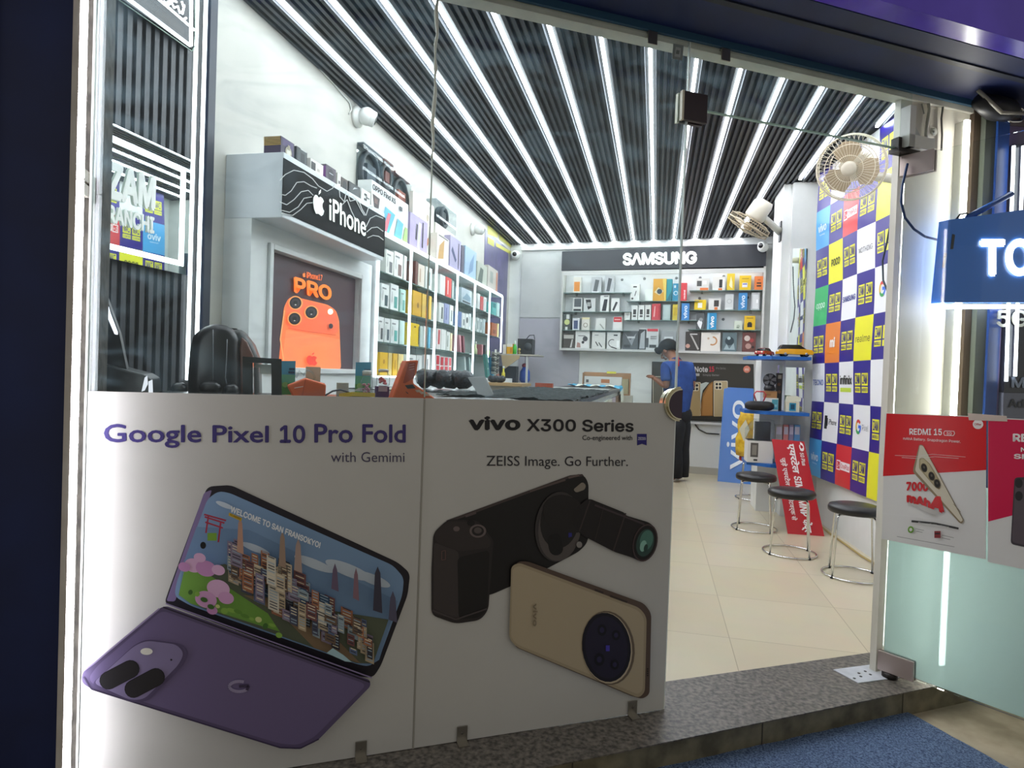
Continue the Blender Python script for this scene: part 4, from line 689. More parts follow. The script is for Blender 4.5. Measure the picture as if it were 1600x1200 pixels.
for a in [
 (896, 433, 907, 456, 'L', 0, 'dcd8cc', [('r', .1, .1, .9, .7, 'd8893a')], 'small orange-fronted pack '+TL),
 (924, 433, 939.5, 455, 'L', 0, 'b6b8ba', [('p', [(.2, .1), (.4, .85), (.8, .8), (.6, .08)], '5d6164'), ('r', .1, .02, .8, .08, 'e4e4e4')], 'grey clear pack with a slanted phone case, first of two '+TL),
 (945, 431, 959, 454, 'L', 0, 'b9bbbd', [('p', [(.2, .1), (.4, .88), (.8, .82), (.55, .08)], '54585c')], 'grey clear pack with a slanted phone case, second of two '+TL),
 (895, 465.5, 909.5, 485, 'L', 1, 'cfcfcb', [('r', .15, .35, .9, .95, '50565a'), ('r', .1, .05, .9, .2, '26282a')], 'white pack with a dark square and black base '+ML),
 (912, 466, 930, 485, 'L', 1, 'c9cac8', [('p', [(.15, .9), (.6, .9), (.7, .3), (.4, .15)], '2c2e30'), ('r', .3, .4, .6, .7, 'a9aaa8')], 'white pack with a black holder, second '+ML),
 (938, 461, 951.5, 484, 'L', 1, 'dcdcd8', [('p', [(.2, .05), (.45, .75), (.85, .75), (.7, .05)], '2b2f36'), ('r', .4, .9, .9, .95, '55585a')], 'tall white pack with a black power bank '+ML),
 (955, 466, 968, 484, 'L', 1, 'dededa', [('p', [(.15, .15), (.55, .75), (.8, .7), (.35, .05)], '33363a')], 'white pack with a slanted black bar '+ML),
 (880, 491, 892, 515, 'L', 2, '4a504c', [('c', .5, .5, .35, 'c9cf8a'), ('r', .4, .7, .8, 1., 'dcded8'), ('r', .3, .0, .6, .2, 'd8dad6')], 'dark pack with a greenish disc, first '+BL_),
 (894.5, 497, 905, 515, 'L', 2, 'd8dade', [('r', .2, .1, .8, .8, '4a5678')], 'white pack with a blue phone '+BL_),
 (909, 496, 921, 515, 'L', 2, 'dad6cc', [('o', .5, .4, .3, .3, 0, 360, '8a8474'), ('r', .0, .85, 1, 1, 'e8dcae')], 'white pack with a coiled ring '+BL_),
 (930.5, 497, 946, 514, 'L', 2, 'd9d9d4', [('p', [(.4, .5), (.5, .55), (.9, .15), (.8, .1)], '9a9a94')], 'pale plain pack '+BL_),
 (958, 495, 972, 515, 'L', 2, 'e2e0dc', [('r', .05, .62, .95, .98, 'c8303a'), ('r', .15, .75, .8, .85, 'e8a0a0')], 'white pack with a red top '+BL_),
 (880, 521, 898, 541, 'L', None, '4d4a46', [('r', .05, .65, .9, .9, 'b9b5ae'), ('p', [(.6, .05), (.75, .6), (.85, .6), (.75, .05)], 'c4c2bc')], 'dark pack with a grey top band, first on the bottom board'),
 (899, 517, 921, 542, 'L', None, 'dcdcd8', [('c', .7, .55, .18, '4a4c50'), ('c', .55, .35, .1, '3a3c40'), ('p', [(.1, .05), (.15, .35), (.35, .3), (.4, .05)], 'b08a80'), ('r', .2, .7, .7, .74, '6a6a6a')], 'large white pack with earbuds and a small portrait on the bottom board'),
 (925, 519, 945.5, 541.5, 'L', None, 'd9d8d2', [('p', [(.25, .4), (.45, .15), (.5, .2), (.3, .45)], '3f3d3a'), ('p', [(.5, .35), (.75, .08), (.8, .12), (.55, .4)], '3f3d3a'), ('r', .2, .8, .5, .84, '777777')], 'white pack with two black cable tips on the bottom board'),
 (948.5, 519, 969, 542, 'L', None, 'dbdbd7', [('o', .4, .35, .3, .18, 60, 250, '2b2b2b'), ('p', [(.3, .1), (.75, .0), (.8, .04), (.35, .16)], '2b2b2b'), ('r', .5, .78, .8, .86, '2b2b2b'), ('r', .75, .1, .95, .5, 'f2f2f0')], 'white pack with a black neckband on the bottom board'),
 (973, 517, 997, 542, 'L', None, '5a5e62', [('p', [(.1, .9), (.5, .5), (.9, .9), (.6, .2)], '8f9498'), ('r', .1, .1, .5, .25, '3a3d40'), ('r', .3, .6, .8, .7, 'c4c8ca')], 'dark grey glossy pouch on the bottom board'),
 (998, 513, 1029, 542, 'L', None, 'c9cbcb', [('r', .0, .0, .38, .95, '3c3f42'), ('p', [(.05, .05), (.1, .75), (.3, .9), (.32, .05)], 'a9adb0'), ('r', .42, .86, .96, .98, 'c8404a'), ('r', .55, .1, .9, .24, '3a3a3a'), ('r', .36, .12, .5, .55, '4a4d50'), ('r', .6, .6, .9, .64, '888888'), ('r', .6, .5, .9, .54, '888888')], 'big grey and white pack with a red top stripe on the bottom board'),
 (1033, 517, 1056, 542, 'M', None, '9a9c9e', [('r', .2, .55, .8, .7, 'd6d8da'), ('p', [(.2, .1), (.35, .5), (.6, .3), (.8, .5), (.9, .1)], 'e2e4e6')], 'silver glossy pouch behind the person on the bottom board'),
 (985, 444, 999, 470, 'M', 0, 'e0e0dc', [('r', .3, .8, .7, .88, '2c2c2c'), ('p', [(.45, .3), (.6, .6), (.7, .6), (.55, .3)], '555555'), ('c', .25, .15, .12, '4a4440')], 'tall white pack at the left of the top centre shelf'),
 (1008, 452, 1020, 469, 'M', 0, 'dfe4dc', [], 'small plain pale box on the top centre shelf'),
 (1020.5, 435.5, 1041, 469.5, 'M', 0, 'd39a34', [('p', [(.1, .4), (.4, .62), (.8, .45), (.5, .25)], 'd8c8a0'), ('c', .5, .43, .2, '33424a'), ('p', [(.7, 1), (1, 1), (1, 0), (.9, 0)], 'e0c060')], 'tall orange box with a big eye print on the top centre shelf'),
 (1041.5, 436, 1050, 469, 'M', 0, '2f8f98', [('p', [(.0, .0), (1, .0), (1, .5)], '1d6a78')], 'narrow teal box behind the blue box on the top centre shelf'),
 (1051, 443, 1061, 468.5, 'M', 0, '2b86a8', [('o', .5, .45, .35, .3, 0, 360, 'dfe8ec'), ('r', .2, .75, .5, .9, 'cfe0e8')], 'blue box with a white ring on the top centre shelf'),
 (1062.5, 442, 1073, 469, 'M', 0, 'c83a40', [('v', 'redmi', .55, .1, .8, .6, 'f0d8d8')], 'red box at the right of the top centre shelf'),
 (975.5, 487, 984.5, 500, 'M', 1, 'e2e2dd', [('r', .1, .6, .9, .64, 'a0a09c')], 'small white box, first on the lower centre shelf'),
 (987, 477, 996.3, 499, 'M', 1, 'e4e3de', [('r', .25, .38, .75, .72, '3a3632'), ('r', .25, .2, .75, .32, '4a4642')], 'white box with two dark squares, left of three alike'),
 (997.5, 477, 1006.6, 499, 'M', 1, 'e4e3de', [('r', .25, .38, .75, .72, '3a3632'), ('r', .25, .2, .75, .32, '4a4642')], 'white box with two dark squares, middle of three alike'),
 (1008, 476.5, 1017, 500, 'M', 1, 'e4e3de', [('r', .25, .38, .75, .72, '3a3632'), ('r', .25, .2, .75, .32, '4a4642')], 'white box with two dark squares, right of three alike'),
 (1018.3, 474.5, 1032, 500, 'M', 1, 'c8424a', [('p', [(.2, .2), (.3, .85), (.42, .85), (.36, .2)], 'e6a8a8'), ('r', .8, .1, .95, .9, 'a83038')], 'red box with a pale stripe on the lower centre shelf'),
 (1035.5, 476, 1047.5, 500, 'M', 1, 'a9b8b8', [('r', .15, .1, .85, .9, 'b8c6c4')], 'silver-grey box on the lower centre shelf'),
 (1051, 475.5, 1062, 500, 'M', 1, 'd6bc3c', [('r', .2, .3, .7, .8, 'c0a020')], 'yellow box on the lower centre shelf'),
 (1065, 473.5, 1077, 499, 'M', 1, '3f84c4', VB, 'blue box with upright white lettering on the lower centre shelf'),
 (1088, 435, 1108, 453, 'R', 0, 'd2d0ca', [('r', .05, .35, .42, .8, '4a4a48'), ('r', .5, .5, .8, .8, 'e8e6e0'), ('r', .3, .0, .95, .22, 'd8763a')], 'white pack with a dark speaker and orange base, first on the top right shelf'),
 (1113.5, 432.5, 1134, 452, 'R', 0, 'd8d6d0', [('r', .5, .2, .9, .8, '2c2c2e'), ('r', .75, .2, .92, .85, 'e8e4dc'), ('r', .45, .0, .75, .15, 'd8763a')], 'white pack with a black adapter, second on the top right shelf'),
 (1136, 427.5, 1148, 451, 'R', 0, 'd8b82a', [('p', [(.3, .3), (.5, .85), (.7, .5), (.75, .1), (.45, .2)], 'ece0b0')], 'yellow blister pack on the top right shelf'),
 (1155.5, 430.5, 1173.5, 452, 'R', 0, 'e4bc1c', [('r', .25, .2, .7, .5, 'e8e6ee'), ('r', .28, .38, .66, .46, '6a6aa8'), ('r', .2, .75, .8, .82, 'b89410')], 'bright yellow pack with a white label on the top right shelf'),
 (1179, 431.5, 1193, 451, 'R', 0, 'dd7a3a', [('r', .25, .25, .75, .36, '3a2a20'), ('r', .25, .45, .75, .55, '3a2a20'), ('r', .35, .7, .65, .76, 'a04a20')], 'orange pack at the right end of the top right shelf'),
 (1085, 468.5, 1103, 484, 'R', 1, 'e6c41c', [('r', .3, .2, .68, .7, 'f0eee0'), ('r', .3, .82, .7, .88, 'a08410')], 'yellow pack with a white square on the middle right shelf'),
 (1107, 466.5, 1126, 483.5, 'R', 1, 'd9d7d2', [('r', .45, .3, .85, .85, '3a3634'), ('r', .5, .0, .75, .25, 'd8763a')], 'white pack with a black cube on the middle right shelf'),
 (1133, 459.5, 1146, 483.5, 'R', 1, 'c8cac8', [('o', .5, .55, .3, .25, 0, 360, 'a9adac'), ('r', .1, .05, .9, .15, 'dcdedc')], 'silver blister pack on the middle right shelf'),
 (1154, 457.5, 1167.5, 483.5, 'R', 1, '3c86bf', VB, 'blue box with upright white lettering on the middle right shelf'),
 (1174, 457, 1187, 483.5, 'R', 1, 'b4b6b6', [('r', .15, .08, .85, .9, 'd6d8d8'), ('r', .6, .4, .8, .6, 'f2f2f2')], 'tall silver box on the middle right shelf'),
 (1088, 489, 1100, 514, 'R', 2, '55595a', [('p', [(.1, .4), (.5, .7), (.8, .4), (.6, .0), (.3, .2)], 'eef0f0'), ('c', .6, .6, .25, '8f9494')], 'dark glossy pack with a white shine on the lower right shelf'),
 (1105, 489, 1119.5, 514, 'R', 2, '2c8fc0', [('v', 'vivo', .3, .1, .75, .8, 'f2f6f8'), ('r', .05, .0, .2, 1., '86c0dc')], 'blue box with upright white lettering on the lower right shelf'),
 (1147, 501.5, 1160, 514, 'R', 2, 'ccd4c4', [('c', .5, .4, .2, 'a8b4a0'), ('r', .3, .2, .6, .3, '5a6a5a')], 'small pale green box on the lower right shelf'),
 (1163, 493.5, 1180, 515, 'R', 2, 'dfb41c', [('r', .28, .2, .72, .48, '2c2a26'), ('r', .35, .48, .65, .56, '2c2a26'), ('r', .2, .8, .8, .88, 'b08c10')], 'yellow pack with a black adapter on the lower right shelf'),
 (1071, 518.5, 1094, 543, 'R', None, '3f3b39', [('p', [(.3, .85), (.45, .8), (.95, .1), (.85, .05), (.55, .5)], 'b9b5b0'), ('c', .18, .25, .15, 'c89a8a'), ('r', .3, .85, .8, .9, 'd8d6d2')], 'black pack with a white flex cable on the bottom right board'),
 (1095.5, 519.5, 1125.5, 543, 'R', None, 'ddd8cf', [('o', .6, .55, .25, .3, -120, 90, 'c08a5a'), ('c', .38, .68, .06, 'c0a890'), ('r', .5, .92, .9, .95, 'a09a90')], 'wide cream pack with a copper crescent on the bottom right board'),
 (1129, 519.5, 1151, 543, 'R', None, '63757a', [('c', .5, .55, .32, '2f3e44'), ('c', .45, .7, .12, 'b0c4c8'), ('p', [(.1, .1), (.3, .4), (.5, .15), (.8, .45), (.9, .1)], '9db0b4')], 'steel-blue glossy pouch on the bottom right board'),
 (1160, 519.5, 1181, 543, 'R', None, '6a3f3a', [('c', .35, .7, .22, 'c8b8b0'), ('c', .7, .6, .16, 'a04040'), ('c', .45, .3, .22, 'b08a80'), ('c', .8, .25, .1, '2a2222')], 'dark red mottled pouch on the bottom right board'),
]: bp(*a)
# ---------------------------------------------------------------- poster, leaning blue board
g = lambda off: (lambda u, v, h=0: back(u, v, off+h))
m = MB(); c4 = [(1017.5, 655), (1178, 660), (1177.5, 569), (1019, 565)]; m.prism([back(u, v, .018) for u, v in c4], BN*.02, M('3d3a34', .3))
a = Art(m, g(.0385), .0012)
a.text('REDMI Note', (1052, 581), (1106, 581.5), (1052, 572.5), 'd2d0cc', .02); a.text('15', (1108, 581), (1116, 581), (1108, 572.5), 'c83a48', .03); a.text('Pro Series', (1119, 577), (1134, 577.3), (1119, 573.5), '8a8884')
a.rect(1081, 583.5, 1093, 587.5, 'b4b2ae'); a.text('Simply Better', (1098, 588), (1124, 588.3), (1098, 584.5), '9a9894')
a.ell(1167, 577, 5.6, 5.6, 'd98068'); a.text('mi', (1164, 579.5), (1170, 579.5), (1164, 574.5), 'f0d8cc', .02)
def phoneback(x0, y0, x1, y1, c, cam_):
    a.poly(rounded([(x0, y1), (x1, y1), (x1, y0), (x0, y0)], 2.2, 4), 'e0d8c0'); a.poly(rounded([(x0+.8, y1), (x1-.8, y1), (x1-.8, y0+.8), (x0+.8, y0+.8)], 2, 4), c)
    if cam_:
        a.poly(rounded([(cam_[0], cam_[1]+12), (cam_[0]+11, cam_[1]+12), (cam_[0]+11, cam_[1]), (cam_[0], cam_[1])], 2.5, 4), 'ddd4b8')
        for i in (0, 1):
            for j in (0, 1): a.ell(cam_[0]+3+5*i, cam_[1]+3.2+5.6*j, 1.9, 2.1, '1c1a18')
phoneback(1020, 588, 1036, 651, '6a6458', None); phoneback(1062, 597, 1095, 650, 'a89064', (1081, 599)); phoneback(1115, 595, 1137, 651, 'b8a47c', (1117, 597))
a.poly([(1095, 650), (1094.5, 640), (1098, 615), (1108, 600), (1114, 596), (1114, 650)], '8a5f2a'); a.poly([(1097, 649), (1099, 620), (1108, 603), (1113, 599), (1113, 649)], 'a8763a'); a.poly([(1094, 600), (1103, 597), (1108, 598), (1098, 610), (1094.5, 630)], 'b9c0b8')
a.line([(1019, 654), (1128, 657.5)], 1.6, '17160f')
tag(m.build('wall_poster', fix=False), 'dark wall poster of gold phones behind the person', 'poster')
m = MB(); m.prism([back(u, v, .018) for u, v in [(1060, 661), (1128, 664), (1128, 660.5), (1060, 657.5)]], BN*.05, 'd6d6d2'); tag(m.build('ledge'), 'narrow white ledge below the dark phone poster', 'ledge')
b0, b1 = onz(1121, 752, .0), onz(1173, 757, .0); yb_ = min(by(b0.x), by(b1.x))-.07
t0, t1 = ony(1131.5, 605, by(b0.x)-.06), ony(1177.5, 607, by(b1.x)-.06)
th = (t0-b0).cross(b1-b0).normalized(); t1 = onpl(1177.5, 607, b0, th); q = [b0, b1, t1, t0]; th = th if th.y > 0 else -th
m = MB(); m.prism(q, th*.012, M('1f66b4', .3)); qn = -th
def quad(q): return lambda u, v, h=0: (q[0]*(1-u)+q[1]*u)*(1-v)+(q[3]*(1-u)+q[2]*u)*v
qq = quad(q); a = Art(m, lambda u, v, h: qq(u, v)+qn*h, .0015)
a.text('vivo', (.74, .13), (.74, .86), (.22, .13), 'dfe6ea', .006)
tag(m.build('leaning_board', fix=False), 'tall blue board with white upright lettering leaning on the back wall', 'board')
m = MB(); m.tube([back(u, v, .03) for u, v in [(1086, 663), (1092, 671), (1104, 677), (1124, 678.5)]], .008, '33302c', 6); tag(m.build('wall_cable'), 'black cable drooping below the dark phone poster', 'cable')
# ================================================================ right side: column, corner shelves
cy_ = 6.14
xc0, xc1, xc2 = ony(1222, 400, cy_).x, ony(1235, 400, cy_).x, ony(1277, 400, cy_).x
m = MB(); m.box(xc1, xc2+.1, cy_, cy_+.5, 0, 2.99, WHITE_W); m.box(xc0, xc1, cy_+.04, cy_+.5, 1.46, 2.99, WHITE_W); m.box(ony(1193, 600, cy_).x, xc1, cy_+.16, cy_+.5, 0, 1.46, WHITE_W); struct(m.build('wall_pillar'))
m = MB(); z1, z0 = ony(1245, 389, cy_).z, 1.47; m.box(ony(1236, 450, cy_).x, ony(1259, 450, cy_).x, cy_-.012, cy_-.001, z0, z1, MIRROR); tag(m.build('wall_mirror'), 'narrow mirror strip on the white column above the toy cars', 'mirror')
m = MB(); y_ = cy_+.148; m.box(ony(1214, 600, y_).x, xc1-.001, y_, y_+.012, .95, 1.36, MIRROR); m.box(xc1, ony(1256, 600, cy_).x, cy_-.012, cy_-.001, .95, 1.34, MIRROR); tag(m.build('wall_mirror'), 'mirror panel behind the middle blue corner shelf', 'mirror')
BLU = M('1d5fae', .35)
def cshelf(ul, ur, v, yf, lb):
    a, b = ony(ul, v, yf+.12), ony(ur, v+3, yf); z = ony((ul+ur)/2, v, yf+.06).z
    b = V((b.x, yf, z)); pts = [V((a.x, a.y, z)), V((a.x+.18, yf, z)), b, V((b.x, cy_-.014, z)), V((xc1-.002, cy_-.014, z)), V((xc1-.002, cy_+.145, z)), V((a.x, cy_+.145, z))]
    m = MB(); m.prism([p-UP*.028 for p in pts], UP*.028, BLU); tag(m.build('corner_shelf'), lb, 'shelf', 'blue corner shelves'); return z
z1 = cshelf(1168, 1268, 557, 5.86, 'top blue corner shelf carrying the toy cars')
z2 = cshelf(1163, 1265, 643, 5.84, 'middle blue corner shelf with the small desk fan')
z3 = cshelf(1166, 1262, 725, 5.84, 'lowest blue corner shelf under the white carton')
def car(c, ln, yaw, col, lb, top):
    c = V(c); R = Matrix.Rotation(yaw, 3, 'Z'); w = ln*.42; t = thing('toy_car', lb, 'toy car', c, 'toy cars on the blue shelf')
    P = lambda x, y, z: c+R @ V((x*ln, y*w, z*ln))
    prof = [(-.5, .07), (-.5, .18), (-.44, .22), (-.25, .235), (.28, .235), (.46, .215), (.5, .16), (.5, .07)]
    m = MB(); m.prism([P(x, -.5, z) for x, z in prof], P(0, .5, 0)-P(0, -.5, 0), M(col, .25, 0, 0, .6)); m.build('body', t, bevel=.004)
    pc = [(-.40, .235), (-.30, .33), (.10, .345), (.30, .235)] if not top else [(-.46, .235), (-.40, .34), (.12, .35), (.30, .235)]
    m = MB(); m.prism([P(x, -.42, z) for x, z in pc], P(0, .42, 0)-P(0, -.42, 0), M('1a1a1e', .1)); m.build('windows', t)
    m = MB(); m.prism([P(x, -.36, z) for x, z in [(pc[1][0]+.01, .342), (pc[1][0]+.02, .36), (pc[2][0]-.02, .365), (pc[2][0], .347)]], P(0, .36, 0)-P(0, -.36, 0), M(col if not top else '26262a', .25)); m.build('roof', t)
    for sx in (-.3, .3):
        for sy in (-1, 1):
            m = MB(); m.lathe(P(sx, sy*.40-.05*sy, .085), R @ V((0, sy, 0)), [(0, .085*ln), (.13*w, .085*ln)], '17171a', 14); wh = m.build('wheel', t); m = MB(); m.lathe(P(sx, sy*.40+.083*sy, .085), R @ V((0, sy, 0)), [(0, .05*ln), (.02*w, .04*ln)], M('b8b8b8', .3, 1.), 10); m.build('hub_cap', wh)
    for sy in (-.3, .3): m = MB(); m.ball(P(-.5, sy, .17), .008, .012, .008, 'f0e8d0', 8, 6); m.build('headlight', t)
pa, pb = ony(1241, 552, 5.97), ony(1199, 552, 5.99)
car((pa.x, pa.y, z1+.001), .285, .06, 'e8a81c', 'yellow toy estate car on the top blue shelf', 1)
car((pb.x-.02, pb.y+.02, z1+.001), .20, .95, 'a02020', 'dark red toy car left of the yellow one on the top blue shelf', 0)
# middle shelf things
def pbox(u0, v0, u1, v1, y, d, zb_, col, ds, name, label, cat='box', grp=None):
    a, b = ony(u0, (v0+v1)/2, y), ony(u1, (v0+v1)/2, y); zt_ = ony((u0+u1)/2, v0, y).z
    m = MB(); m.box(a.x, b.x, y, y+d, zb_, zt_, col); decals(m, V((a.x, y, zb_)), V((b.x-a.x, 0, 0)), V((0, 0, zt_-zb_)), V((0, -1, 0)), ds); return tag(m.build(name, fix=False), label, cat, grp)
zs = z2+.001
pbox(1196, 622, 1216, 641, 5.97, .10, zs, 'dcdcd6', [('r', .5, .1, .98, .9, '4f9aa4'), ('r', .55, .3, .9, .5, '8cc4c8')], 'product_box', 'white and teal box under the brown box on the middle shelf')
zt2 = ony(1206, 622, 5.97).z+.001
pbox(1195, 611, 1214, 622, 5.97, .09, zt2, 'a87a4c', [('r', .1, .3, .5, .6, '8a6038')], 'product_box', 'brown box between the desk fan and the teal box')
zt3 = ony(1204, 611, 5.97).z+.002; c0 = ony(1203, 594, 6.0)
t = thing('desk_fan', 'small black desk fan on the brown box on the middle shelf', 'fan', (c0.x, 6.0, zt3))
m = MB(); m.lathe((c0.x, 6.0, zt3), (0, 0, 1), [(0, .045), (.02, .05), (.055, .035), (.06, .012), (c0.z-zt3-.05, .012)], M('17171a', .3), 16); m.build('base', t)
m = MB(); d = V((-.15, -1, .05)).normalized(); m.lathe(c0, d, [(-.03, .02), (-.02, .05), (0, .058), (.02, .058)], M('1b1b1e', .35), 18); m.build('housing', t)
for k in range(5):
    q = k*2*math.pi/5; e = Matrix.Rotation(q, 3, d); u_ = e @ d.orthogonal().normalized(); w = d.cross(u_); m = MB(); m.prism([c0+d*.022+u_*.01-w*.005, c0+d*.022+u_*.05-w*.02, c0+d*.026+u_*.052+w*.02, c0+d*.024+u_*.012+w*.008], d*.002, '4a4a4e'); m.build('blade', t)
pbox(1213, 583, 1222, 641, 6.05, .05, zs, '2a2522', [('r', .2, .85, .8, .95, '8a8478'), ('c', .4, .7, .3, '5a3a28'), ('c', .5, .5, .3, '6a4a34'), ('r', .2, .05, .7, .3, '16140f')], 'product_box', 'tall dark pack standing beside the desk fan')
a0, b0 = ony(1164, 636, 5.90), ony(1209, 640, 5.90)
pch = thing('pouch', 'black pouch with red seams on the middle blue shelf', 'pouch', ((a0.x+b0.x)/2, 5.95, zs))
m = MB(); n_ = 12
for i in range(n_+1): pass
pts = [a0*(1-k/10)+b0*k/10 for k in range(11)]
m.tube([V((p.x, p.y, zs+.042)) for p in pts], [.02, .036, .041, .042, .042, .042, .042, .042, .041, .036, .02], M('1c1a1d', .6), 12); m.build('body', pch)
m = MB(); m.tube([V((a0.x+.10, 5.97, zs+.08)), V((a0.x+.08, 5.97, zs+.14)), V((a0.x+.10, 5.97, zs+.165)), V((a0.x+.16, 5.97, zs+.165)), V((a0.x+.18, 5.97, zs+.14)), V((a0.x+.16, 5.97, zs+.08))], .006, 'c23a44', 6); m.build('handle', pch)
pbox(1228, 628, 1249, 643, 5.93, .07, zs, 'd9d2b4', [('r', .25, .1, .75, .9, '2f8fa8'), ('r', .35, .25, .65, .75, '164a60')], 'product_box', 'cream box with a cyan window on the middle shelf')
hb = [ony(u, v, 5.94) for u, v in [(1228, 627.5), (1251, 627.5), (1252, 622), (1246, 619), (1231, 619)]]; m = MB(); m.prism(hb, (0, .06, 0), 'dcdcc4'); tag(m.build('house_topper'), 'pale house-shaped roof box on top of the cream box', 'box')
# low shelf: carton with clear lid, coloured packs
zs = z3+.001
t = thing('product_carton', 'white carton with a clear domed lid on the lowest blue shelf', 'carton', ((ony(1190, 700, 5.9).x), 5.98, zs))
xa, xb_ = ony(1168, 700, 5.9).x, ony(1208, 700, 5.9).x; zt_ = ony(1188, 689, 5.9).z
m = MB(); m.box(xa, xb_, 5.9, 6.1, zs, zt_, 'dcdad4'); o = V((xa, 5.9, zs)); decals(m, o, V((xb_-xa, 0, 0)), UP*(zt_-zs), V((0, -1, 0)), [('r', .12, .25, .42, .9, '5a5650'), ('r', .18, .35, .36, .8, '8a867c'), ('r', .25, .08, .4, .16, '3a3a38')]); m.build('box', t, fix=False)
zl = ony(1188, 656, 5.9).z; m = MB(); m.prism([(xa, 5.9, zt_), (xb_, 5.9, zt_), (xb_, 5.9, zl), (xa+.07, 5.9, zl), (xa, 5.9, (zt_+zl)/2)], (0, .2, 0), PLASTIC); m.build('lid', t)
m = MB(); m.box(xa+.07, xb_-.02, 5.94, 6.04, zt_+.001, zl-.02, M('3c3c3e', .3)); m.build('camera_unit', t)
for i, (u0, u1, c, w) in enumerate([(1212, 1222, 'b8b4b0', 'grey'), (1224, 1232, 'd98a86', 'pink'), (1233, 1240, 'a09ab8', 'lilac'), (1241, 1250, '6aa4d4', 'blue')]):
    pbox(u0, 664, u1, 690, 6.02, .05, zs, c, [('r', .1, .75, .9, .95, 'd8d4e0')], 'product_box', '%s upright pack behind the red leaning board' % w, 'box', 'packs on the lowest blue shelf')
m = MB(); m.tube([back(u, v, .25) for u, v in [(1195, 566), (1188, 590), (1180, 612), (1178, 622)]], .007, '8a8a88', 6); tag(m.build('wall_cable'), 'grey cable hanging down beside the blue corner shelves', 'cable')
for i, (v0, v1, c, ds, lb) in enumerate([(384, 425, '3a3836', [('c', .5, .35, .4, 'e8e8e6'), ('r', .1, .7, .9, .95, '1c1c1e')], 'dark pack with a white disc, topmost of the hanging packs'), (426, 452, '8a7f78', [('r', .2, .2, .8, .8, 'a09088')], 'taupe pack, second of the hanging packs'), (454, 478, '5a4a34', [('r', .1, .3, .9, .6, 'c0a068')], 'brown and gold pack, third of the hanging packs'), (480, 500, 'b08428', [('r', .2, .2, .8, .7, '8a6418')], 'mustard pack, fourth of the hanging packs'), (503, 522, '4a5652', [('r', .2, .4, .8, .9, 'b8c8c0')], 'grey-green pack, fifth of the hanging packs'), (524, 552, '2a2826', [('r', .2, .3, .8, .6, '4a4844')], 'black pack, lowest of the hanging packs')]):
    a, b = ony(1217.5, v0, 6.6), ony(1230, v1, 6.6); m = MB(); m.box(a.x, b.x, 6.6, 6.622, b.z, a.z, c); decals(m, V((a.x, 6.6, b.z)), V((b.x-a.x, 0, 0)), UP*(a.z-b.z), V((0, -1, 0)), ds); tag(m.build('hanging_pack', fix=False), lb+' by the white column', 'pack', 'packs hanging beside the white column')
m = MB(); m.box(a.x+.005, b.x-.005, 6.624, 6.634, 1.38, 2.6, STEEL); m.box(a.x+.005, b.x-.005, 6.624, 6.64, 0, 1.38, STEEL); tag(m.build('hanging_rail'), 'steel rail holding the hanging packs behind the white column', 'rail')
# ---------------------------------------------------------------- chequered banner
BQ = [ony(1264, 740, 6.10), onx(1378, 786, 1.503), V((1.474, 4.716, 2.985)), V((1.283, 5.90, 2.985))]
bw_ = noise
def ban(a, b, h=0):
    p = (BQ[0]*(1-a)+BQ[1]*a)*(1-b)+(BQ[3]*(1-a)+BQ[2]*a)*b
    n_ = V((-1, -.12, 0)).normalized(); return p+n_*(h+.006*math.sin(a*9+b*3)*math.sin(math.pi*a)+.005*math.sin(b*17+a*2))
NV = M('2c2080', .3); YE = M('e0dc2a', .35)
def cellc(): return None
m = MB(); G = 6; ROWS, COLS = 8, 4.75
grid = {}
cells = {(1, 1): '', (1, 3): ''}
spec = [['n', 'w', 'n', 'w', 'n'], ['vivo', 'n', 'oneplus', 'n', 'y'], ['n', 'poco', 'n', 'nothing', 'n'], ['oppo', 'n', 'samsung', 'n', 'g'], ['n', 'mi', 'n', 'realme', 'n'], ['tecno', 'n', 'infinix', 'n', 'nothing'], ['n', 'iphone', 'n', 'pixel', 'n'], ['vivo', 'n', 'oneplus', 'n', 'realme']]
COLR = {'n': NV, 'w': M('e4e4e6', .3), 'vivo': M('4a9fd8', .3), 'oneplus': M('cc2c30', .3), 'y': YE, 'poco': YE, 'nothing': M('e2e2e4', .3), 'oppo': M('35a864', .3), 'samsung': M('e2e2e4', .3), 'g': M('e4e4e6', .3), 'mi': M('dc7d30', .3), 'realme': YE, 'tecno': M('dfe2ea', .3), 'infinix': M('e2e2e4', .3), 'iphone': M('e2e2e4', .3), 'pixel': M('e2e2e4', .3)}
